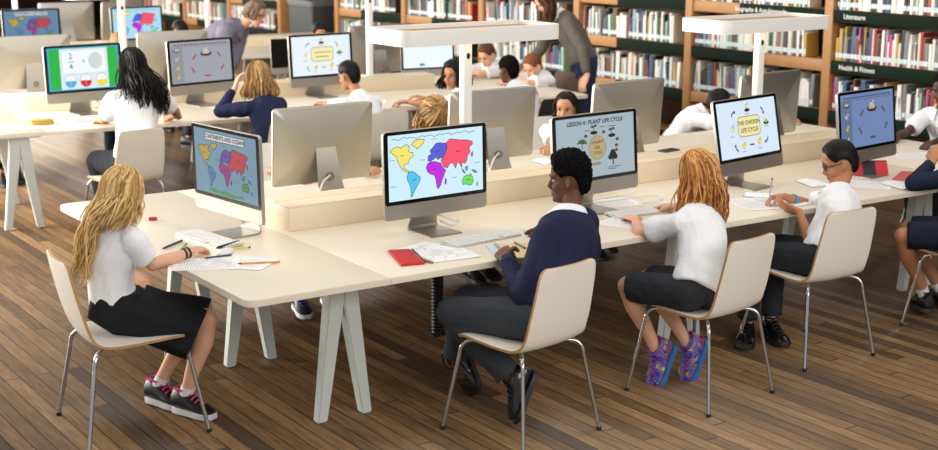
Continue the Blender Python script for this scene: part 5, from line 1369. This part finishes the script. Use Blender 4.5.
# second desk, far side and beyond
person('child with short fair hair, forehead above the fractions screen', (4.58, 12.75, 0), 1.38, (4.58, 12.72, .54), (4.60, 12.60, .98), (4.61, 12.52, 1.115), (-95, 30), skin='fair', botc=(40, 42, 50), vox=FV, shoes=BLK_S, hairm=hair_mat('hair_lightbrown', (96, 66, 40), (150, 108, 68), (200, 156, 104)), hair=lambda bm, M, b: hair_cap(bm, M, .012))
person('child with black hair above the computer back behind the pale life-cycle screen', (6.8, 12.7, 0), 1.42, (6.8, 12.68, .54), (6.78, 12.60, .98), (6.76, 12.55, 1.12), (-110, 20), skin='tan', botc=(40, 42, 50), vox=FV, shoes=BLK_S, hairm=BLACKH, hair=lambda bm, M, b: hair_cap(bm, M, .016))
person('child with dark hair at the farthest desk, only the crown showing', (5.85, 13.9, 0), 1.40, (5.85, 13.85, .54), (5.85, 13.95, .95), (5.85, 14.0, 1.09), (95, 20), skin='tan', botc=(40, 42, 50), vox=FV, shoes=BLK_S, hairm=BLACKH, hair=lambda bm, M, b: hair_cap(bm, M, .016))
person('child in dark trousers whose legs show under the left end of the second desk', (3.25, 12.75, 0), 1.40, (3.28, 12.72, .54), (3.25, 12.6, .93), (3.25, 12.52, 1.08), (-95, 20), skin='tan', botc=(34, 38, 48), vox=FV, shoes=BLK_S, hairm=BROWNH, hair=lambda bm, M, b: hair_cap(bm, M, .014),
       anks=[(3.46, 12.05, .09), (3.30, 11.95, .09)])
def xt(root, M, b, W, E, HD, s, l, f): glasses(root, M, mat('glasses_brown', (70, 44, 38), .3))
person('grey-haired teacher with glasses in mauve, leaning over the second desk', (5.55, 13.1, 0), 1.66, (5.58, 13.02, .93), (5.98, 12.80, 1.20), (6.12, 12.72, 1.345), (-48, 22), hip=-50, sh=-50, skin='fair', top='shirt', topc=(118, 114, 132), loose=.025, botc=(50, 50, 60), vox=.007, shoes=BLK_S,
       knees=[(5.66, 13.08, .50), (5.52, 12.98, .50)], anks=[(5.62, 13.16, .09), (5.48, 13.02, .09)], wr=(V((5.72, 12.52, .79)), V((5.50, 12.35, .79))), hairm=GREYH, headk=1.04, extra=xt, browc=(90, 70, 60),
       hair=lambda bm, M, b: (hair_cap(bm, M, .022, .006, 30), hair_long(bm, M, .025, 120, .006, 30, random.Random(6), 1.0, .012, .006)))
def xv(root, M, b, W, E, HD, s, l, f): pass
person('teacher in a grey cardigan and jeans bending beside the bookcase', (8.55, 10.45, 0), 1.68, (8.47, 10.38, .92), (8.32, 10.62, 1.36), (8.16, 10.62, 1.50), (165, 42), hip=160, sh=165, skin='fair', top='shirt', topc=(98, 92, 86), botc=(46, 56, 84), vox=.007, shoes=BLK_S,
       knees=[(8.42, 10.33, .50), (8.50, 10.47, .50)], anks=[(8.48, 10.34, .09), (8.54, 10.50, .09)], toes=[(-1, .2, 0), (-1, .2, 0)], wr=(V((8.30, 10.12, .82)), V((8.10, 10.85, .80))), elh=(V((.2, -.6, -.3)), None), hd=(V((-.5, -.1, -.6)), None), hairm=BROWNH, headk=.93, collar=(238, 238, 236),
       hair=lambda bm, M, b: (hair_cap(bm, M, .016, .004, 30), hair_long(bm, M, .22, 200, .012, 20, random.Random(9), .85, .011, .005, outw=.03)))
# ------------------------------------------------------------------ camera and light
cd = bpy.data.cameras.new('camera'); cam = bpy.data.objects.new('camera', cd); COL.objects.link(cam)
yaw, pitch, roll = R(55.537), R(12.486), .00194
fw = V((math.cos(yaw) * math.cos(pitch), math.sin(yaw) * math.cos(pitch), -math.sin(pitch))); rt = V((math.sin(yaw), -math.cos(yaw), 0)); up = rt.cross(fw)
r2 = rt * math.cos(roll) + up * math.sin(roll); u2 = -rt * math.sin(roll) + up * math.cos(roll)
cam.matrix_world = Matrix(((r2.x, u2.x, -fw.x, 0), (r2.y, u2.y, -fw.y, 0), (r2.z, u2.z, -fw.z, 2.2549), (0, 0, 0, 1)))
cd.sensor_width = 36; cd.lens = 1375.95 / 938 * 36; cd.clip_start = .1; cd.clip_end = 100
cd.dof.use_dof = True; cd.dof.focus_distance = 6.9; cd.dof.aperture_fstop = 2.6
SC.camera = cam

w = bpy.data.worlds.new('daylight'); SC.world = w; w.use_nodes = True
bg = w.node_tree.nodes['Background']; bg.inputs['Color'].default_value = (.97, .97, 1.0, 1); bg.inputs['Strength'].default_value = .42
def area(name, loc, rot, sx, sy, power, col):
    l = bpy.data.lights.new(name, 'AREA'); l.shape = 'RECTANGLE'; l.size = sx; l.size_y = sy; l.energy = power; l.color = col
    o = bpy.data.objects.new(name, l); COL.objects.link(o); o.location = loc; o.rotation_euler = rot
    return o
# tall windows along the left side of the room, and the ceiling lamps
area('window_daylight', (-1.2, 14.5, 2.3), (0, R(-80), 0), 2.8, 10, 1700, (1, .94, .84))
area('back_window_daylight', (3.5, 26, 3.0), (R(-80), 0, 0), 12, 3.0, 800, (1, .93, .82))
area('camera_side_fill', (3.0, -3.5, 4.0), (R(62), 0, R(-8)), 9, 2.5, 330, (1, .95, .88))  # fill light added behind the camera, brightens chair backs facing it
area('ceiling_lamps', (5.2, 7.5, 4.2), (0, 0, 0), 8, 10, 200, (1, .92, .8))
vs = SC.view_settings; vs.view_transform = 'Standard'; vs.look = 'None'; vs.gamma = 1; vs.exposure = 0.12; vs.use_curve_mapping = False
